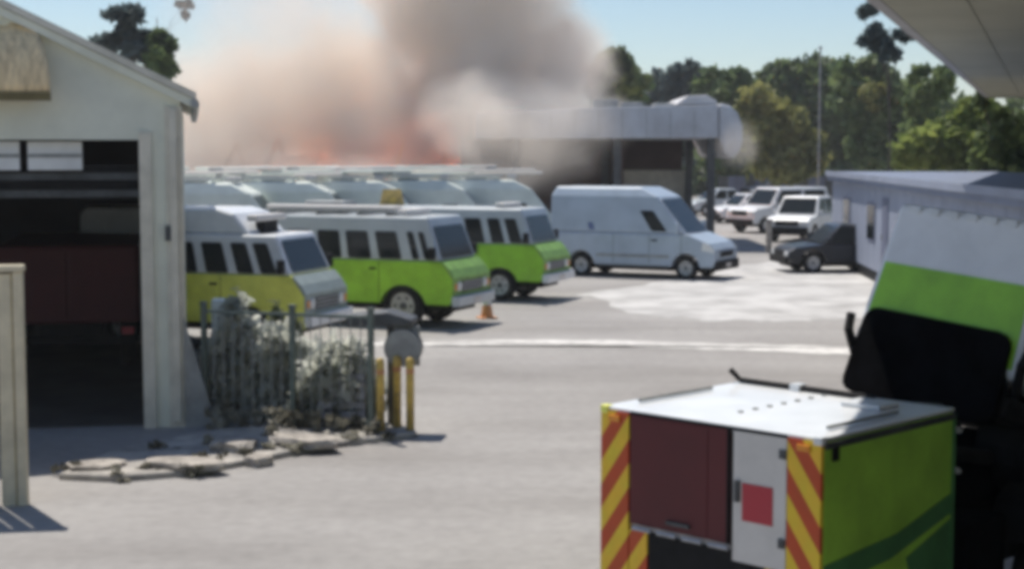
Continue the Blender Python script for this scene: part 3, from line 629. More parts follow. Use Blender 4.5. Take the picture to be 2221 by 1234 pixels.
    for i in range(7): panel('vent_slot', rear, 0.08 + 0.125*i, 0.165 + 0.125*i, 0.93, 0.975, M_white, cab, 0.022, 0.02)
    for s, fc in ((-1, (V[0], V[1], V[5], V[4])), (1, (V[2], V[3], V[7], V[6]))):
        panel('side_window', fc, (0.25 if s < 0 else 0.2), (0.8 if s < 0 else 0.75), 0.50, 0.90, M_glass, cab, 0.01, 0.05)
        panel('side_band', fc, 0.03, 0.93, 0.08, 0.44, M_lime, cab, 0.006)
        MB().tube([(-0.2, s*(cwid), 0.9), (-0.1, s*(cwid + 0.18), 0.8)], 0.015, 6).build('mirror_arm', M_black, cab)
        box('mirror', -0.14, -0.06, s*(cwid + 0.22) - 0.08, s*(cwid + 0.22) + 0.08, 0.55, 0.9, M_black, cab, 0.02)
    panel('windscreen', (V[1], V[2], V[6], V[5]), 0.06, 0.94, 0.45, 0.93, M_glass, cab, 0.01, 0.06)
    # underside: floor pan, wheel arch liners, hanging dark insulation
    box('floor_pan', -d + 0.05, 0.05, -cwid + .04, cwid - .04, hb_ - 0.30, hb_ - 0.105, M_black, cab, 0.06)
    for s in (-1, 1):
        MB().lathe([(0.30, -.2), (0.46, -.2), (0.46, .2), (0.30, .2)], 'y', 20, (-0.62, s*(cwid - 0.24), hb_ - 0.32)).build('arch_liner', M_black, cab)
        MB().tube([(-d + .1, s*(cwid - .04), hb_ - .1), (-d - 0.05, s*(cwid + .02), hb_ + 0.12), (-d - 0.03, s*(cwid + .05), hb_ + 0.25)], 0.04, 8).build('cab_latch', M_black, cab)
    MB().tube([(-0.9, 0.25, hb_ - .25), (-0.2, 0.25, -0.75)], 0.03, 8).build('tilt_strut', M_grey, cab)
    return t
CABTILT, CABROLL, CABZ, CABY, CABW = 19.0, 6.0, 1.46, -0.03, 0.76
truck()

# ================================================================== FOREGROUND FURNITURE
def bollard(px, py, label):
    p = on(px, py)
    t = thing('bollard', label, 'bollard', p, random.uniform(0, 6), 'yellow bollards at the fence end')
    MB().lathe([(0.0, 0), (0.055, 0), (0.055, 0.97), (0.045, 1.02), (0.0, 1.035)], 'z', 14).build('post', M_yellow, t, smooth=True)
    MB().lathe([(0.0, 0.0), (0.11, 0.0), (0.10, 0.02), (0.0, 0.022)], 'z', 14).build('base_plate', M_dgrey, t)
    MB().lathe([(0.056, 0.82), (0.0575, 0.82), (0.0575, 0.88), (0.056, 0.88)], 'z', 14).build('reflector_band', M_orange, t)
bollard(826, 946, 'yellow steel bollard next to the fence end')
bollard(862, 938, 'yellow steel bollard just right of the dark hose stand post')
bollard(890, 944, 'rightmost yellow steel bollard, in front of the grey hose drum')
def hose_stand():
    p = on(848, 930)
    t = thing('hose_reel_stand', 'dark hose stand with a flat hood and grey drum among the yellow bollards', 'hose stand', p, R(-6))
    box('post', -0.04, 0.04, -0.04, 0.04, 0, 1.50, M_dgrey, t, 0.008)
    box('base_plate', -0.16, 0.16, -0.16, 0.16, 0, 0.03, M_dgrey, t, 0.008)
    MB().prism([(-0.55, 1.40), (0.33, 1.42), (0.34, 1.50), (0.0, 1.60), (-0.54, 1.54)], 'y', -0.26, 0.26).build('hood', M_dgrey, t, 0.02)
    box('back_plate', 0.05, 0.40, -0.03, 0.02, 0.86, 1.40, M_grey, t, 0.02)
    d = MB().lathe([(0.0, -.16), (0.25, -.16), (0.25, -.13), (0.16, -.12), (0.16, .0), (0.25, .01), (0.25, .04), (0.0, .04)], 'y', 26, (0.20, -0.07, 1.12)).build('drum', M_grey, t, 0.006)
    MB().lathe([(0.165, -.11), (0.22, -.11), (0.22, -.01), (0.165, -.01)], 'y', 22, (0.20, -0.07, 1.12)).build('hose', M_khaki, d)
    MB().tube([(0.02, -0.10, 0.95), (-0.02, -0.13, 0.4), (0.05, -0.16, 0.08)], 0.02, 6).build('hose_end', M_khaki, t)
hose_stand()

def fence():
    a, b = on(446, 922), on(806, 946)
    d = (b - a); L = d.length; rz = math.atan2(d.y, d.x)
    t = thing('bar_fence', 'grey green steel bar fence between the shed corner and the bollards', 'fence', (a.x, a.y, 0), rz)
    for x in (0.0, L*0.54, L):
        po = box('post', x - 0.035, x + 0.035, -0.035, 0.035, 0, 1.66, M_fence, t, 0.006)
        box('post_cap', x - 0.042, x + 0.042, -0.042, 0.042, 1.661, 1.69, M_fence, po)
    for z in (0.18, 1.56): box('rail', 0.037, L*0.54 - 0.037, -0.018, 0.018, z - 0.02, z + 0.02, M_fence, t); box('rail', L*0.54 + 0.037, L - 0.037, -0.018, 0.018, z - 0.02, z + 0.02, M_fence, t)
    n = 17; bar = None
    for i in range(1, n):
        x = L*i/n
        if abs(x - L*0.54) < 0.06: continue
        if bar is None:
            bar = MB().tube([(0, 0, 0.201), (0, 0, 1.539)], 0.007, 6).build('bar', M_grey, t)
            bar.location.x = x
        else:
            c = bar.copy(); COL.objects.link(c); c.parent = t; c.location.x = x
fence()

def cabinet():
    p = on(490, 905); p.y += .25
    t = thing('equipment_cabinet', 'pale grey green metal cabinet behind the fence beside the shed', 'cabinet', (p.x, p.y, 0), R(6))
    box('body', -.23, .23, 0, .4, .06, 1.62, M_cab, t, .015); box('door', -.215, .215, -.02, -.003, .12, 1.56, M_cab, t, .008)
    box('plinth', -.21, .21, .02, .38, 0, .059, M_dgrey, t); box('handle', .14, .17, -.05, -.021, .8, .98, M_dgrey, t)
    for i in range(3): box('louvre', -.14, .10, -.028, -.021, 1.3 + .06*i, 1.33 + .06*i, M_dgrey, t)
M_cab = mat('pale_cabinet_paint', (0.72, 0.75, 0.70), 0.5, vary=0.2, scale=4)
M_crate = mat('lilac_grey_crate', (0.50, 0.48, 0.52), 0.6, vary=0.25, scale=5)
cabinet()
def crate(px, py, z, w, h, rz, label):
    p = on(px, py); t = thing('storage_crate', label, 'crate', (p.x, p.y + .30, z), R(rz), 'grey crates behind the fence')
    for y in (-w*.35, w*.35 - .02): 
        for k in range(3): box('slat', -w/2, w/2, y, y + .02, h*(k/3) + .02, h*((k + 1)/3) - .015, M_crate, t)
    for x in (-w/2 + .001, w/2 - .021): box('end_board', x, x + .02, -w*.35 + .021, w*.35 - .021, .02, h - .015, M_crate, t)
    box('floor_board', -w/2 + .022, w/2 - .022, -w*.35 + .021, w*.35 - .021, .01, .03, M_crate, t)
    for x in (-w/2 + .03, w/2 - .07):
        for y in (-w*.35 + .022, w*.35 - .062): box('corner_post', x, x + .04, y, y + .04, 0, h, M_dgrey, t)
crate(735, 935, 0, .62, .40, 8, 'lower grey slatted crate behind the fence left of the bollards')
crate(748, 935, .405, .56, .36, -6, 'upper grey slatted crate stacked behind the fence left of the bollards')
crate(672, 930, 0, .5, .5, 20, 'single grey slatted crate behind the fence beside the stacked crates')
def wheelie_bin():
    p = on(414, 888)
    t = thing('wheelie_bin', 'grey wheeled bin with a dark domed lid against the shed corner', 'bin', p, R(-12))
    MB().add([(-.21,-.24,.06),(.21,-.24,.06),(.21,.22,.06),(-.21,.22,.06),(-.27,-.30,.92),(.27,-.30,.92),(.27,.30,.92),(-.27,.30,.92)],
             [(0,3,2,1),(4,5,6,7),(0,1,5,4),(1,2,6,5),(2,3,7,6),(3,0,4,7)]).build('tub', M_grey, t, 0.03)
    MB().prism([(-0.33, 0.925), (0.32, 0.925), (0.30, 0.98), (0.10, 1.05), (-0.15, 1.05), (-0.30, 0.99)], 'x', -0.29, 0.29).build('lid', M_black, t, 0.02)
    for s in (-1, 1): MB().lathe([(0.0, -.03), (0.1, -.03), (0.1, .03), (0.0, .03)], 'x', 14, (s*0.23, 0.24, 0.1)).build('wheel', M_tyre, t)
    MB().tube([(-0.22, 0.34, 0.93), (0.22, 0.34, 0.93)], 0.018, 8).build('handle', M_black, t)
wheelie_bin()

def rubble(px, py, sx, sy, sz, label, z0=0.0):
    p = on(px, py, z0)
    V, Fc = [], []
    bm = bmesh.new(); bmesh.ops.create_icosphere(bm, subdivisions=2, radius=1)
    for v in bm.verts:
        k = 1 + 0.22*math.sin(v.co.x*5 + px) * math.cos(v.co.y*4 + py)
        q = Vector((max(-.75, min(.75, v.co.x))*sx*k, max(-.75, min(.75, v.co.y))*sy*k, (max(-.5, min(.6, v.co.z)) + .5)*sz))
        v.co = q
    me = bpy.data.meshes.new('rubble_slab'); bm.to_mesh(me); bm.free(); me.materials.append(M_stone)
    o = bpy.data.objects.new('rubble_slab', me); COL.objects.link(o); o.location = p; o.rotation_euler.z = random.uniform(-.5, .5)
    tag(o, label, 'rubble', 'broken concrete on the kerb island')
rubble(205, 1012, 0.42, 0.30, 0.05, 'flat broken concrete piece at the shed end of the island', 0.072)
rubble(400, 1012, 0.62, 0.30, 0.08, 'long dark edged broken slab in the middle of the island', 0.068)
rubble(505, 975, 0.36, 0.28, 0.12, 'pale broken concrete lump below the fence', 0.068)
rubble(560, 1008, 0.20, 0.22, 0.11, 'small white concrete chunk on the yard at the island edge', 0.0)
rubble(660, 965, 0.55, 0.30, 0.11, 'dark shadowed slab at the fence foot left of the bollards', 0.068)

def cone(px, py, label):
    p = on(px, py); t = thing('traffic_cone', label, 'traffic cone', p, 0.4)
    box('base', -.19, .19, -.19, .19, 0, .035, M_orange, t, 0.01)
    MB().lathe([(0.0, .035), (.145, .035), (.03, .70), (0.0, .70)], 'z', 16).build('cone', M_orange, t, smooth=False)
    MB().lathe([(.107, .30), (.110, .30), (.085, .44), (.082, .44)], 'z', 16).build('band', M_white, t)
cone(1056, 690, 'faded orange traffic cone beside the nose of the middle lime wagon')
def ochre_sign():
    p = at(850, 470, 41.5); t = thing('yard_sign', 'ochre yellow sign board on a post behind the middle lime wagon', 'sign', (p.x, p.y, 0), R(10))
    MB().tube([(0, 0, 0), (0, 0, 2.35)], 0.035, 8).build('post', M_grey, t)
    MB().prism([(-.26, 2.0), (.26, 2.0), (.33, 2.3), (.24, 2.72), (-.24, 2.72), (-.33, 2.3)], 'y', -.055, -.037).build('board', M_ochre, t, 0.004)
    MB().prism([(-.12, 2.2), (.12, 2.2), (.12, 2.5), (-.12, 2.5)], 'y', -.061, -.056).build('sign_panel', M_yellow, t)
ochre_sign()

# ================================================================== MIDDLE DISTANCE
def fuel_canopy():
    Y = 60.0
    o = at(1545, 500, Y)
    t = thing('yard_canopy', 'flat white canopy with a rounded drooping end over a dark open bay', 'canopy', (o.x, Y, 0), 0)
    def lp(px, py): q = at(px, py, Y); return (q.x - o.x, q.z)
    MB().prism([lp(1030, 246), lp(1030, 302), lp(1558, 300), lp(1558, 228), lp(1300, 234)], 'y', 0, 9).build('roof', M_fascia, t, 0.04)
    MB().prism([lp(1560, 224), lp(1584, 230), lp(1602, 248), lp(1611, 275), lp(1612, 305), lp(1604, 330), lp(1590, 346), lp(1576, 338), lp(1568, 318), lp(1560, 300)], 'y', -0.02, 9.0).build('rounded_end', M_fascia, t, 0.12, seg=4)
    for a, b, c in ((1290, 1345, 214), (1352, 1400, 220), (1425, 1470, 222)):
        q0, q1 = lp(a, 233), lp(b, c); box('roof_unit', q0[0], q1[0], 1.0, 2.4, q0[1] - 0.1, q1[1], M_grey, t, 0.05)
    MB().prism([lp(1465, 227), lp(1492, 208), lp(1535, 206), lp(1557, 220), lp(1557, 227)], 'y', 0.2, 6).build('roof_hump', M_endp, t, 0.05)
    for i in range(9):
        q = lp(1090 + 52*i, 268); box('fascia_joint', q[0] - 0.015, q[0] + 0.015, -0.012, -0.001, 4.25, 5.25, M_grey, t)
    w = 0.15
    for px in (1545, 1340, 1120):
        q = lp(px, 400); box('column', q[0] - w, q[0] + w, 0.35, 0.35 + 2*w, 0, 4.22, M_dgrey, t, 0.02)
        box('column', q[0] - w, q[0] + w, 7.9, 7.9 + 2*w, 0, 4.22, M_dgrey, t, 0.02)
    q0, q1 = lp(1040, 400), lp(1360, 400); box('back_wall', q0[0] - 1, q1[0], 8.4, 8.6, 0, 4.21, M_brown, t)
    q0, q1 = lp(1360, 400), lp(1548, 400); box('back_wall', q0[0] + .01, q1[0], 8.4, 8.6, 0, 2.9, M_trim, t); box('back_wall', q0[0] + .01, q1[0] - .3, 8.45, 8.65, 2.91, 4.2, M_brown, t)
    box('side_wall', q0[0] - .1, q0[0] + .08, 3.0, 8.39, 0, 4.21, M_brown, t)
fuel_canopy()

def burnt_shed():
    Y = 68.0; a, b = at(420, 372, Y), at(1090, 372, Y)
    t = thing('burnt_shed', 'long charred low shed under the smoke behind the back row', 'shed', (a.x, Y, 0), 0)
    L = b.x - a.x
    MB().prism([(0, 0), (L, 0), (L, 2.7), (L*.62, 2.5), (L*.38, 2.75), (L*.2, 2.6), (0, 2.8)], 'y', 0, 0.3).build('front_wall', M_char, t)
    MB().prism([(0, 0), (L, 0), (L, 3.4), (L*.75, 4.2), (L*.6, 3.2), (L*.3, 3.6), (0, 3.0)], 'y', 7, 7.3).build('back_wall', M_char, t)
    for i in range(7):
        x = L*(i + .5)/7; MB().tube([(x, .2, 2.4), (x + .3, 3.5, 4.0 + .4*math.sin(i*2.1)), (x + .1, 7.1, 3.0)], 0.09, 6).build('rafter', M_char, t)
    q0, q1 = at(1035, 205, Y), at(1205, 238, Y)
    MB().tube([(q0.x - a.x, 1.0, q0.z), (q1.x - a.x, 1.0, q1.z)], 0.22, 6).build('ridge_beam', M_char, t)
    for qq in (q0, q1): MB().tube([(qq.x - a.x, 1.0, 0), (qq.x - a.x, 1.0, qq.z)], 0.14, 6).build('beam_post', M_char, t)
burnt_shed()

def site_office():
    a, b = on(1803, 566), Vector((8.6, 24.0, 0)); a = at(1806, 400, 54.0); a.z = 0
    b = at(2290, 420, 25.5); b.z = 0
    d = b - a; L = d.length; rz = math.atan2(d.y, d.x); H = 3.03
    t = thing('site_office', 'long low blue grey portable office along the right of the yard', 'building', (a.x, a.y, 0), rz)
    # local x runs towards the camera, left side of travel (+y) is away from the yard
    box('wall', 0, L, 0.0, 5.5, 0.35, H - 0.30, M_office, t)
    box('roof', -0.15, L + .1, -0.18, 5.7, H - 0.295, H, mat('slate_blue_roof', (0.17, 0.20, 0.28), 0.6, vary=0.1, scale=1), t, 0.02)
    box('roof_edge', -0.16, L + .1, -0.24, -0.185, H - 0.14, H + 0.03, M_office, t)
    box('skirting', 0.05, L - .05, 0.06, 5.4, 0, 0.345, M_black, t)
    for x in (3.0, 8.2, 14.0, 20.0):
        w = box('window', x, x + 1.5, -0.03, 0.04, 1.15, 2.25, M_officet, t, 0.01); box('pane', x + .07, x + 1.43, -0.036, -0.031, 1.22, 2.18, M_glass, w)
    dd = box('door', 11.0, 11.95, -0.035, 0.03, 0.36, 2.45, M_officet, t, 0.01); box('door_handle', 11.1, 11.16, -0.08, -0.036, 1.3, 1.45, M_rim, dd)
    for i in range(1, int(L/1.2)): box('wall_batten', 1.2*i - .012, 1.2*i + .012, -0.008, -0.0005, 0.36, H - 0.31, M_officet if False else M_office, t)
site_office()

# cars by the gate
def car(name, label, loc, rz, m, L=4.4, W=1.78, H=1.5, suv=False, ute=False):
    t = thing(name, label, 'car', loc, rz)
    wr = 0.38 if (suv or ute) else 0.32; sill = 0.42 if (suv or ute) else 0.30; belt = H*0.60; ar = wr + .06; xr, xf = -L/2 + .85, L/2 - .82
    low = [(-L/2, sill + .12), (-L/2 + .08, sill)] + arch(xr, ar, sill, 7) + arch(xf, ar, sill, 7) + [(L/2 - .1, sill), (L/2, sill + .15), (L/2 - .04, belt - .22), (L/2 - .25, belt - .10), (L/2 - 1.15, belt), (-L/2, belt)]
    MB().prism(low, 'y', -W/2, W/2).build('lower_body', m, t, 0.06, seg=3)
    x0 = -L/2 + (.08 if suv else (.9 if not ute else 1.75)); x1 = L/2 - 1.1; k = .16; tx0 = x0 + (.18 if suv else (.55 if not ute else .15)); tx1 = x1 - .62
    b = [(x0, -W/2 + .03, belt + .002), (x1, -W/2 + .03, belt + .002), (x1, W/2 - .03, belt + .002), (x0, W/2 - .03, belt + .002)]
    tp = [(tx0, -W/2 + k, H), (tx1, -W/2 + k, H), (tx1, W/2 - k, H), (tx0, W/2 - k, H)]
    MB().add(b + tp, [(3,2,1,0),(4,5,6,7),(0,1,5,4),(1,2,6,5),(2,3,7,6),(3,0,4,7)]).build('cabin', m, t, 0.06, seg=3)
    panel('windscreen', (b[1], b[2], tp[2], tp[1]), .06, .94, .06, .9, M_glass, t, .01, .06)
    panel('rear_window', (b[3], b[0], tp[0], tp[3]), .08, .92, .1, .85, M_glass, t, .01, .06)
    for fc in ((b[0], b[1], tp[1], tp[0]), (b[2], b[3], tp[3], tp[2])):
        for u0, u1 in ((.06, .46), (.52, .92)): panel('side_window', fc, u0, u1, .08, .84, M_glass, t, .01, .05)
    for s in (-1, 1):
        for x in (xr, xf): wheel(t, x, s*(W/2 - .12), wr, .22)
        box('headlight', L/2 - .07, L/2 + .005, s*(W/2 - .26) - .18, s*(W/2 - .26) + .18, belt - .38, belt - .22, M_lamp, t, .02)
        box('tail_lamp', -L/2 - .01, -L/2 + .03, s*(W/2 - .15) - .12, s*(W/2 - .15) + .12, belt - .3, belt - .1, M_redl, t)
        box('mirror', x1 - .25, x1 - .1, s*(W/2 + .07) - .07, s*(W/2 + .07) + .07, belt + .05, belt + .2, m, t, .02)
    if ute: 
        box('tub', -L/2 + .05, -L/2 + 1.7, -W/2 + .02, W/2 - .02, belt - .02, belt + .18, m, t, .03); box('tub_cover', -L/2 + .12, -L/2 + 1.63, -W/2 + .08, W/2 - .08, belt + .181, belt + .2, M_black, t)
    box('grille', L/2 - .03, L/2 + .012, -.5, .5, belt - .42, belt - .2, M_black, t); box('front_bumper', L/2 - .03, L/2 + .06, -W/2 + .04, W/2 - .04, sill - .02, sill + .22, M_black, t, .03)
    box('chassis', -L/2 + .2, L/2 - .2, -W/2 + .28, W/2 - .28, sill - .12, sill - .005, M_black, t)
    return t
p = on(1560, 466); car('parked_car', 'pale grey hatchback beside the canopy column', (p.x, p.y, 0), R(200), M_vanwhite, 4.2, 1.75, 1.55)
p = on(1700, 505); car('parked_car', 'white four wheel drive wagon left of the blue grey office', (p.x, p.y + 1.2, 0), R(-148), M_white, 4.9, 1.95, 2.05, suv=True)
p = on(1665, 450); car('parked_car', 'silver wagon farthest back behind the white four wheel drive', (p.x, p.y, 0), R(-140), M_grey, 4.7, 1.9, 2.5, suv=True)
p = on(1782, 520); car('parked_car', 'white pickup half hidden by the end of the blue grey office', (p.x - .6, p.y, 0), R(-120), M_white, 5.1, 1.9, 1.85, ute=True)

M_blackcar = mat('black_car_paint', (0.012, 0.014, 0.02), 0.3, vary=0.1, coat=0.3)
p = on(1840, 592); car('parked_car', 'black hatchback in front of the blue grey office', (p.x, p.y + .9, 0), R(188), M_blackcar, 4.1, 1.75, 1.48)
p = on(1640, 486); car('parked_car', 'white sedan nearest the marker post', (p.x, p.y + 2, 0), R(-160), M_white, 4.5, 1.8, 1.5)
p = on(1752, 478); car('parked_car', 'white hatchback squeezed between the four wheel drive and the pickup', (p.x, p.y + 2, 0), R(-130), M_white, 4.3, 1.8, 1.65)
def short_post():
    p = on(1667, 549); t = thing('marker_post', 'short weathered grey post standing alone in front of the white cars', 'post', p, .2)
    box('shaft', -.10, .10, -.08, .08, 0, 1.18, M_stone, t, .02); box('cap', -.12, .12, -.10, .10, 1.181, 1.24, M_dgrey, t, .01)
short_post()
def light_pole():
    p = at(1776, 330, 82); t = thing('light_pole', 'tall thin pale light pole rising among the trees', 'lamp post', (p.x, p.y, 0), 0)
    MB().tube([(0, 0, 0), (0, 0, 9.0)], .055, 10, .04).build('pole', M_grey, t)
    MB().lathe([(0.0, 8.99), (.10, 9.0), (.08, 9.14), (0.0, 9.16)], 'z', 10).build('lamp_head', M_grey, t)
light_pole()
def back_fence():
    a, b = at(1560, 400, 104), at(1830, 400, 104); n = 14
    t = thing('paling_fence', 'dark paling fence at the foot of the far trees', 'fence', (a.x, 104, 0), 0)
    w = (b.x - a.x)/n
    for i in range(n): box('paling_panel', i*w, (i + 1)*w - .05, 0, .05, 0, 2.1, M_officet if i % 3 else M_dgrey, t)
    for i in range(0, n + 1, 2): box('post', i*w - .08, i*w + .03, .06, .16, 0, 2.2, M_dgrey, t)
back_fence()

# ================================================================== TREES
def leaves(lobes, n, size, droop=0.0, hollow=0.45, flat=0.0):
    """lobes: (centre, (rx, ry, rz)); returns verts, quads spread through the lobes"""
    vol = np.array([r[0]*r[2] for c, r in lobes]); vol = vol/vol.sum()
    V = []; Fc = []
    per = RNG.multinomial(n, vol)
    for (c, r), k in zip(lobes, per):
        # sub clumps give light and dark masses
        nc = max(5, k//45)
        d = RNG.normal(size=(nc, 3)); d /= np.linalg.norm(d, axis=1)[:, None]
        rad = hollow + (1 - hollow)*RNG.random(nc)**0.6
        cc = d*rad[:, None]*0.92
        idx = RNG.integers(0, nc, k)
        off = RNG.normal(size=(k, 3))*0.15
        p = (cc[idx] + off)*np.array(r) + np.array(c)
        p[:, 2] -= droop*np.abs(RNG.random(k))*r[2]
        a = RNG.normal(size=(k, 3)); a[:, 2] += flat*2; a /= np.linalg.norm(a, axis=1)[:, None]
        b = np.cross(a, RNG.normal(size=(k, 3))); b /= np.linalg.norm(b, axis=1)[:, None]
        e = np.cross(a, b); s = size*(0.5 + RNG.random(k))[:, None]
        q = np.stack([p + b*s, p + e*s*0.55, p - b*s, p - e*s*0.55], 1).reshape(-1, 3)
        base = len(V); V += q.tolist(); Fc += [(base + 4*i, base + 4*i + 1, base + 4*i + 2, base + 4*i + 3) for i in range(k)]
    return V, Fc
def leaf_obj(name, V, Fc, m, parent):
    me = bpy.data.meshes.new(name); me.from_pydata(V, [], Fc); me.materials.append(m)
    o = bpy.data.objects.new(name, me); COL.objects.link(o); o.parent = parent; return o
def tree(name, label, Y, lobes_px, n, size, m, group=None, trunk_px=None, depth=0.8, droop=0.0, hollow=0.45, flat=0.0, accent=None, tr=0.22):
    """lobes in pixels (x, y, rx, ry) placed at distance Y"""
    k = Y/F; lob = []
    for x, y, rx, ry in lobes_px:
        q = at(x, y, Y); lob.append((Vector((q.x, RNG.uniform(-.4, .4)*rx*k, q.z)), (rx*k, max(rx, ry)*k*depth, ry*k)))
    tx = at(trunk_px if trunk_px else lobes_px[0][0], HOR, Y).x
    t = thing(name, label, 'tree', (tx, Y, 0), 0, group)
    lob = [(Vector((c.x - tx, c.y, c.z)), r) for c, r in lob]
    V, Fc = leaves([(tuple(c), r) for c, r in lob], int(n*1.5), size*1.25, droop, hollow, flat); cr = leaf_obj('crown', V, Fc, m, t)
    if accent:
        am, al, an = accent; q2 = []
        for x, y, rx, ry in al:
            q = at(x, y, Y); q2.append(((q.x - tx, -rx*k*0.5, q.z), (rx*k, rx*k*.6, ry*k)))
        V, Fc = leaves(q2, an, size, 0, .4, flat); leaf_obj('leaf_clump', V, Fc, am, t)
    top = max(c.z for c, r in lob); fork = max(0.8, min(c.z - r[2]*.6 for c, r in lob))
    mb = MB(); mb.tube([(0, 0, -.1), (.1, 0, fork*.5), (0, .1, fork), (0, 0, top*.92)], tr, 8, tr*.25).build('trunk', M_bark, t)
    for c, r in lob:
        mid = Vector((c.x*.5, c.y*.5, fork*.5 + c.z*.45)); MB().tube([(0, 0, min(fork, c.z*.7)), mid, c], tr*.45, 6, tr*.12).build('limb', M_bark, t)
    return t
G = 'trees beyond the yard'
# left: umbrella shaped crown above the shed
tree('umbrella_pine', 'dark flat-topped umbrella tree above the shed roof', 62, [(278, 32, 52, 15), (232, 92, 36, 16), (300, 100, 38, 34), (275, 62, 20, 14), (215, 100, 16, 10)], 1500, .22, L_blue, G, 290, hollow=.2, flat=.6, tr=.16)
tree('round_tree', 'dark leafy tree beside the umbrella tree, fading into the smoke', 62, [(345, 105, 30, 28), (352, 140, 26, 30)], 900, .24, L_dark, G, 350)
tree('thin_tree', 'wispy treetop left of the smoke plume at the top of the picture', 90, [(400, 12, 20, 10), (405, 34, 8, 8)], 110, .2, L_blue, G, 345, tr=.05)
tree('smoky_treetop', 'narrow dark treetop poking out at the right edge of the smoke', 110, [(1224, 70, 13, 20), (1190, 88, 16, 12), (1215, 110, 24, 20)], 420, .3, L_blue, G, 1222, tr=.12)
# right hand belt of trees
tree('round_tree', 'dark round tree with a yellow green clump, left end of the tree belt', 92, [(1330, 160, 52, 42), (1300, 180, 34, 34), (1372, 180, 40, 36), (1338, 126, 22, 18), (1350, 260, 50, 60)], 4200, .26, L_dark, G, 1340, accent=(L_lite, [(1362, 190, 30, 22)], 420))
tree('blue_tree', 'blue grey tree behind the canopy roof', 112, [(1450, 180, 42, 34), (1490, 175, 34, 32), (1440, 215, 46, 40), (1500, 160, 20, 22), (1475, 290, 60, 70)], 3600, .3, L_blue, G, 1465)
tree('round_tree', 'mid green tree between the blue grey tree and the drooping tree', 108, [(1550, 190, 50, 36), (1600, 200, 45, 40), (1612, 160, 16, 24), (1570, 250, 60, 60), (1590, 330, 70, 60)], 4200, .3, L_mid, G, 1575)
tree('drooping_tree', 'golden green drooping tree right of the canopy end', 96, [(1650, 225, 50, 40), (1700, 270, 55, 50), (1745, 320, 50, 46), (1655, 300, 55, 60), (1690, 350, 75, 40)], 5200, .24, L_gold, G, 1690, droop=.35)
tree('tall_tree', 'big dark tree behind the thin light pole', 118, [(1715, 175, 60, 48), (1770, 170, 70, 46), (1680, 170, 34, 36), (1800, 220, 90, 70), (1850, 280, 80, 70), (1840, 350, 90, 60), (1735, 240, 60, 60)], 8200, .32, L_dark, G, 1790, tr=.35)
tree('tall_tree', 'mid green tree with golden green patches right of the big dark tree', 100, [(1880, 170, 60, 50), (1930, 215, 60, 56), (1860, 220, 50, 50), (1960, 270, 50, 60), (1900, 320, 60, 60)], 5600, .26, L_mid, G, 1905, accent=(L_gold, [(1890, 205, 50, 36)], 700))  # accent is a golden green leaf clump
tree('gum_tree', 'tall dark gum with loose tufts beside the canopy roof edge', 66, [(1905, 85, 32, 26), (1888, 18, 26, 14), (1965, 75, 26, 14), (1925, 110, 20, 24), (1870, 30, 14, 8)], 1300, .2, L_blue, G, 1925, hollow=.2, tr=.06)
tree('palm_tree', 'loose arching tree against the sky below the canopy roof edge', 84, [(2020, 165, 42, 26), (2000, 200, 34, 40), (2045, 190, 22, 22), (1995, 260, 34, 60)], 1700, .24, L_mid, G, 2003, droop=.4, hollow=.3)
tree('bush_tree', 'bright light green bushy tree above the blue grey office', 76, [(2090, 290, 62, 50), (2040, 320, 60, 46), (1985, 330, 50, 44), (2120, 250, 44, 34), (2110, 345, 60, 50)], 5200, .22, L_lite, G, 2080)
tree('round_tree', 'dark tree cut by the right edge above the office', 72, [(2180, 290, 60, 50), (2215, 330, 60, 60), (2150, 350, 50, 44), (2130, 215, 18, 20), (2180, 380, 70, 50)], 4200, .22, L_dark, G, 2195)
def far_wood():
    lob = []
    for k in range(26):
        px = 1290 + 37*k; top = 205 + 22*math.sin(k*1.7) - (20 if 1640 < px < 1900 else 0); q = at(px, top + 60, 138)
        lob.append(((q.x, 138 + 4*math.sin(k*2.3), q.z), (2.6, 3.0, 2.6))); q = at(px + 15, 350, 137); lob.append(((q.x, 137, q.z - 1.0), (2.8, 3.0, 3.2)))
    V, Fc = leaves(lob, 14000, .42, 0, .1); o = leaf_obj('far_wood', V, Fc, L_mid, None)
    tag(o, 'continuous hazy wood behind the separate trees on the right', 'wood', kind='stuff')
far_wood()
# silver shrubs behind the bar fence
def shrub(label, px, py, w, h, m, n, back=.5):
    p = on(px, py); p.y += back
    t = thing('shrub', label, 'shrub', (p.x, p.y, 0), 0, 'shrubs behind the bar fence')
    V, Fc = leaves([((0, 0, h*.55), (w*.5, w*.4, h*.45)), ((w*.25, .1, h*.4), (w*.35, w*.3, h*.35)), ((-w*.28, 0, h*.38), (w*.3, w*.3, h*.36))], int(n*2.2), .085, .15, .3); leaf_obj('foliage', V, Fc, m, t)
    for i in range(5):
        a = i*1.26; MB().tube([(0, 0, 0), (.1*math.cos(a), .1*math.sin(a), h*.35), (w*.3*math.cos(a), w*.25*math.sin(a), h*.75)], .018, 5, .006).build('stem', M_bark, t)
shrub('silver grey shrub behind the fence next to the shed', 500, 925, .75, 1.70, L_silver, 1500)
shrub('silver grey shrub behind the middle fence post', 610, 925, .95, 1.45, L_silver, 1500)
shrub('low silver grey shrub behind the fence, nearest the bollards', 728, 930, 1.1, 1.25, L_silver, 1700, .15)
shrub('olive shrub behind the silver shrubs, in front of the raised roof wagon', 600, 890, .6, 1.45, L_olive, 600, .8)

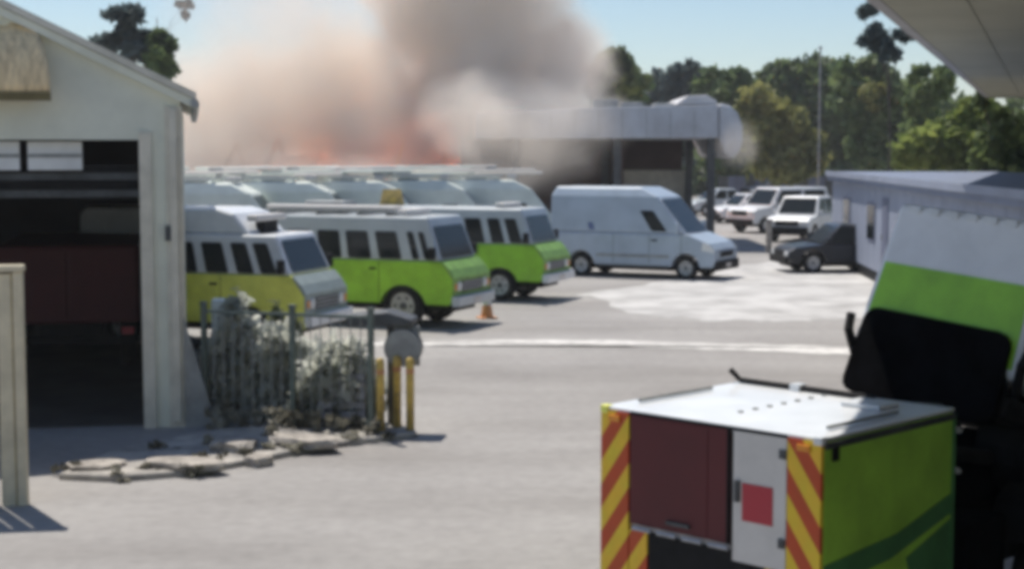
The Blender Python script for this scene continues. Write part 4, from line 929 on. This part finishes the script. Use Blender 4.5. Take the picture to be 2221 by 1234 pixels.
def weeds():
    lob = []
    a, b = on(450, 925), on(800, 945)
    for k in range(22):
        q = a.lerp(b, k/21); lob.append(((q.x + random.uniform(-.1, .1), q.y - random.uniform(-.1, .3), .12 + random.uniform(0, .12)), (.16, .12, random.uniform(.08, .24))))
    for px, py in ((150, 1030), (260, 1045), (330, 1030), (420, 1034), (470, 1010), (540, 1000), (600, 985), (640, 985), (690, 970), (760, 962), (820, 955), (360, 985), (450, 975), (575, 955)):
        q = on(px, py); lob.append(((q.x, q.y, .09), (.22, .12, .09)))
    V, Fc = leaves(lob, 3200, .045, 0, .1); o = leaf_obj('weeds', V, Fc, L_weed, None)
    tag(o, 'dry grey weeds along the fence foot and the broken kerb', 'weeds', kind='stuff')
L_weed = leaf_mat('dry_weed', (0.09, 0.085, 0.06), (0.42, 0.40, 0.33), .4)
weeds()

# ================================================================== FIRE AND SMOKE
def flames():
    m = bpy.data.materials.new('flame'); m.use_nodes = True; n = m.node_tree.nodes; l = m.node_tree.links
    n.remove(n['Principled BSDF']); e = n.new('ShaderNodeEmission'); e.inputs['Color'].default_value = (1.0, 0.22, 0.06, 1); e.inputs['Strength'].default_value = 16.0
    l.new(e.outputs[0], n['Material Output'].inputs['Surface'])
    V, Fc = [], []
    mb = MB()
    for i in range(26):
        px = RNG.uniform(770, 1060); p = at(px, 380, 72.0 + RNG.uniform(-.6, .6)); hgt = RNG.uniform(.7, 1.9)*(1.2 - abs(px - 910)/220)
        z0 = 2.4; w = RNG.uniform(.12, .3)
        mb.tube([(p.x, p.y, z0 - .3), (p.x + RNG.uniform(-.15, .15), p.y, z0 + hgt*.3), (p.x + RNG.uniform(-.3, .3), p.y, z0 + hgt*.7), (p.x + RNG.uniform(-.4, .4), p.y, z0 + hgt)], w, 7, .02)
    o = mb.build('fire', m, None, smooth=True); tag(o, 'orange flames burning at the foot of the smoke', 'fire', kind='stuff')
flames()
EL = [  # (px, py, Y, rx, ry, rz in metres, weight)
    (970, 330, 69, 5.2, 4.2, 3.2, 1.2), (840, 290, 69, 5.0, 4.0, 4.2, 1.0), (1060, 180, 69, 5.4, 4.2, 5.0, 1.2),
    (1000, -40, 69, 6.0, 4.4, 6.0, 1.1), (1170, 150, 69, 3.6, 3.4, 4.0, .8), (1180, 260, 68.5, 4.0, 3.2, 2.4, .9),
    (720, 230, 69, 5.2, 4.0, 4.6, .7), (560, 250, 69, 5.4, 4.0, 4.6, .5), (440, 260, 69, 4.6, 3.6, 4.4, .36), (760, 395, 57, 8.5, 3.0, 1.3, .06),
    (1150, 345, 60.0, 3.2, 2.6, 1.6, .16), (1150, 260, 58.4, 4.2, 2.2, 2.2, .15), (1050, 262, 58.6, 2.6, 1.8, 1.9, .40), (1590, 325, 59.6, 1.1, 1.3, 1.4, .32), (620, 60, 69, 6.5, 4.0, 4.2, .12)]
def smoke():
    m = bpy.data.materials.new('smoke'); m.use_nodes = True; nt = m.node_tree; n = nt.nodes; l = nt.links
    n.remove(n['Principled BSDF']); pv = n.new('ShaderNodeVolumePrincipled'); l.new(pv.outputs[0], n['Material Output'].inputs['Volume'])
    tc = n.new('ShaderNodeTexCoord'); src = tc.outputs['Object']
    wz = n.new('ShaderNodeTexNoise'); wz.inputs['Scale'].default_value = 0.33; wz.inputs['Detail'].default_value = 2; l.new(src, wz.inputs['Vector'])
    sub = n.new('ShaderNodeVectorMath'); sub.operation = 'SUBTRACT'; sub.inputs[1].default_value = (.5, .5, .5); l.new(wz.outputs['Color'], sub.inputs[0])
    sc = n.new('ShaderNodeVectorMath'); sc.operation = 'SCALE'; sc.inputs['Scale'].default_value = 3.0; l.new(sub.outputs[0], sc.inputs[0])
    ad = n.new('ShaderNodeVectorMath'); ad.operation = 'ADD'; l.new(src, ad.inputs[0]); l.new(sc.outputs[0], ad.inputs[1])
    acc = None
    bm = bmesh.new()
    for px, py, Y, rx, ry, rz, w in EL:
        c = at(px, py, Y)
        s1 = n.new('ShaderNodeVectorMath'); s1.operation = 'SUBTRACT'; s1.inputs[1].default_value = c; l.new(ad.outputs[0], s1.inputs[0])
        s2 = n.new('ShaderNodeVectorMath'); s2.operation = 'DIVIDE'; s2.inputs[1].default_value = (rx, ry, rz); l.new(s1.outputs[0], s2.inputs[0])
        s3 = n.new('ShaderNodeVectorMath'); s3.operation = 'LENGTH'; l.new(s2.outputs[0], s3.inputs[0])
        s4 = n.new('ShaderNodeMapRange'); s4.interpolation_type = 'SMOOTHSTEP'; s4.inputs[1].default_value = 1.0; s4.inputs[2].default_value = 0.35; s4.inputs[3].default_value = 0; s4.inputs[4].default_value = w
        l.new(s3.outputs['Value'], s4.inputs[0])
        if acc is None: acc = s4.outputs[0]
        else:
            a = n.new('ShaderNodeMath'); a.operation = 'MAXIMUM'; l.new(acc, a.inputs[0]); l.new(s4.outputs[0], a.inputs[1]); acc = a.outputs[0]
        bmesh.ops.create_icosphere(bm, subdivisions=3, radius=1.0, matrix=Matrix.Translation(c) @ Matrix.Diagonal((rx*1.12, ry*1.12, rz*1.12, 1)))
    nz = n.new('ShaderNodeTexNoise'); nz.inputs['Scale'].default_value = 0.55; nz.inputs['Detail'].default_value = 3; l.new(src, nz.inputs['Vector'])
    rm = n.new('ShaderNodeMapRange'); rm.inputs[1].default_value = .3; rm.inputs[2].default_value = .7; rm.inputs[3].default_value = .35; rm.inputs[4].default_value = 1.5; l.new(nz.outputs['Fac'], rm.inputs[0])
    ml = n.new('ShaderNodeMath'); ml.operation = 'MULTIPLY'; l.new(acc, ml.inputs[0]); l.new(rm.outputs[0], ml.inputs[1])
    dn = n.new('ShaderNodeMath'); dn.operation = 'MULTIPLY'; dn.inputs[1].default_value = SMOKE_D; l.new(ml.outputs[0], dn.inputs[0]); l.new(dn.outputs[0], pv.inputs['Density'])
    pv.inputs['Color'].default_value = (0.997, 0.925, 0.845, 1); pv.inputs['Anisotropy'].default_value = 0.0
    me = bpy.data.meshes.new('smoke_plume'); bm.to_mesh(me); bm.free(); me.materials.append(m)
    o = bpy.data.objects.new('smoke_plume', me); COL.objects.link(o)
    rme = o.modifiers.new('join', 'REMESH'); rme.mode = 'VOXEL'; rme.voxel_size = 0.45
    tag(o, 'thick beige smoke plume rising and drifting left behind the parked vehicles', 'smoke', kind='stuff')
SMOKE_D = 1.6
smoke()

# ================================================================== HAZE
def haze():
    m = bpy.data.materials.new('haze_air'); m.use_nodes = True; n = m.node_tree.nodes; l = m.node_tree.links
    n.remove(n['Principled BSDF']); pv = n.new('ShaderNodeVolumePrincipled'); l.new(pv.outputs[0], n['Material Output'].inputs['Volume'])
    pv.inputs['Color'].default_value = (0.93, 0.96, 1.0, 1); pv.inputs['Density'].default_value = HAZE_D; pv.inputs['Anisotropy'].default_value = 0.0
    o = box('haze', -950, 950, -150, 1650, -1.1, 32, m); tag(o, 'thin smoky haze hanging over the whole yard', 'haze', kind='stuff')
HAZE_D = 0.00045
haze()
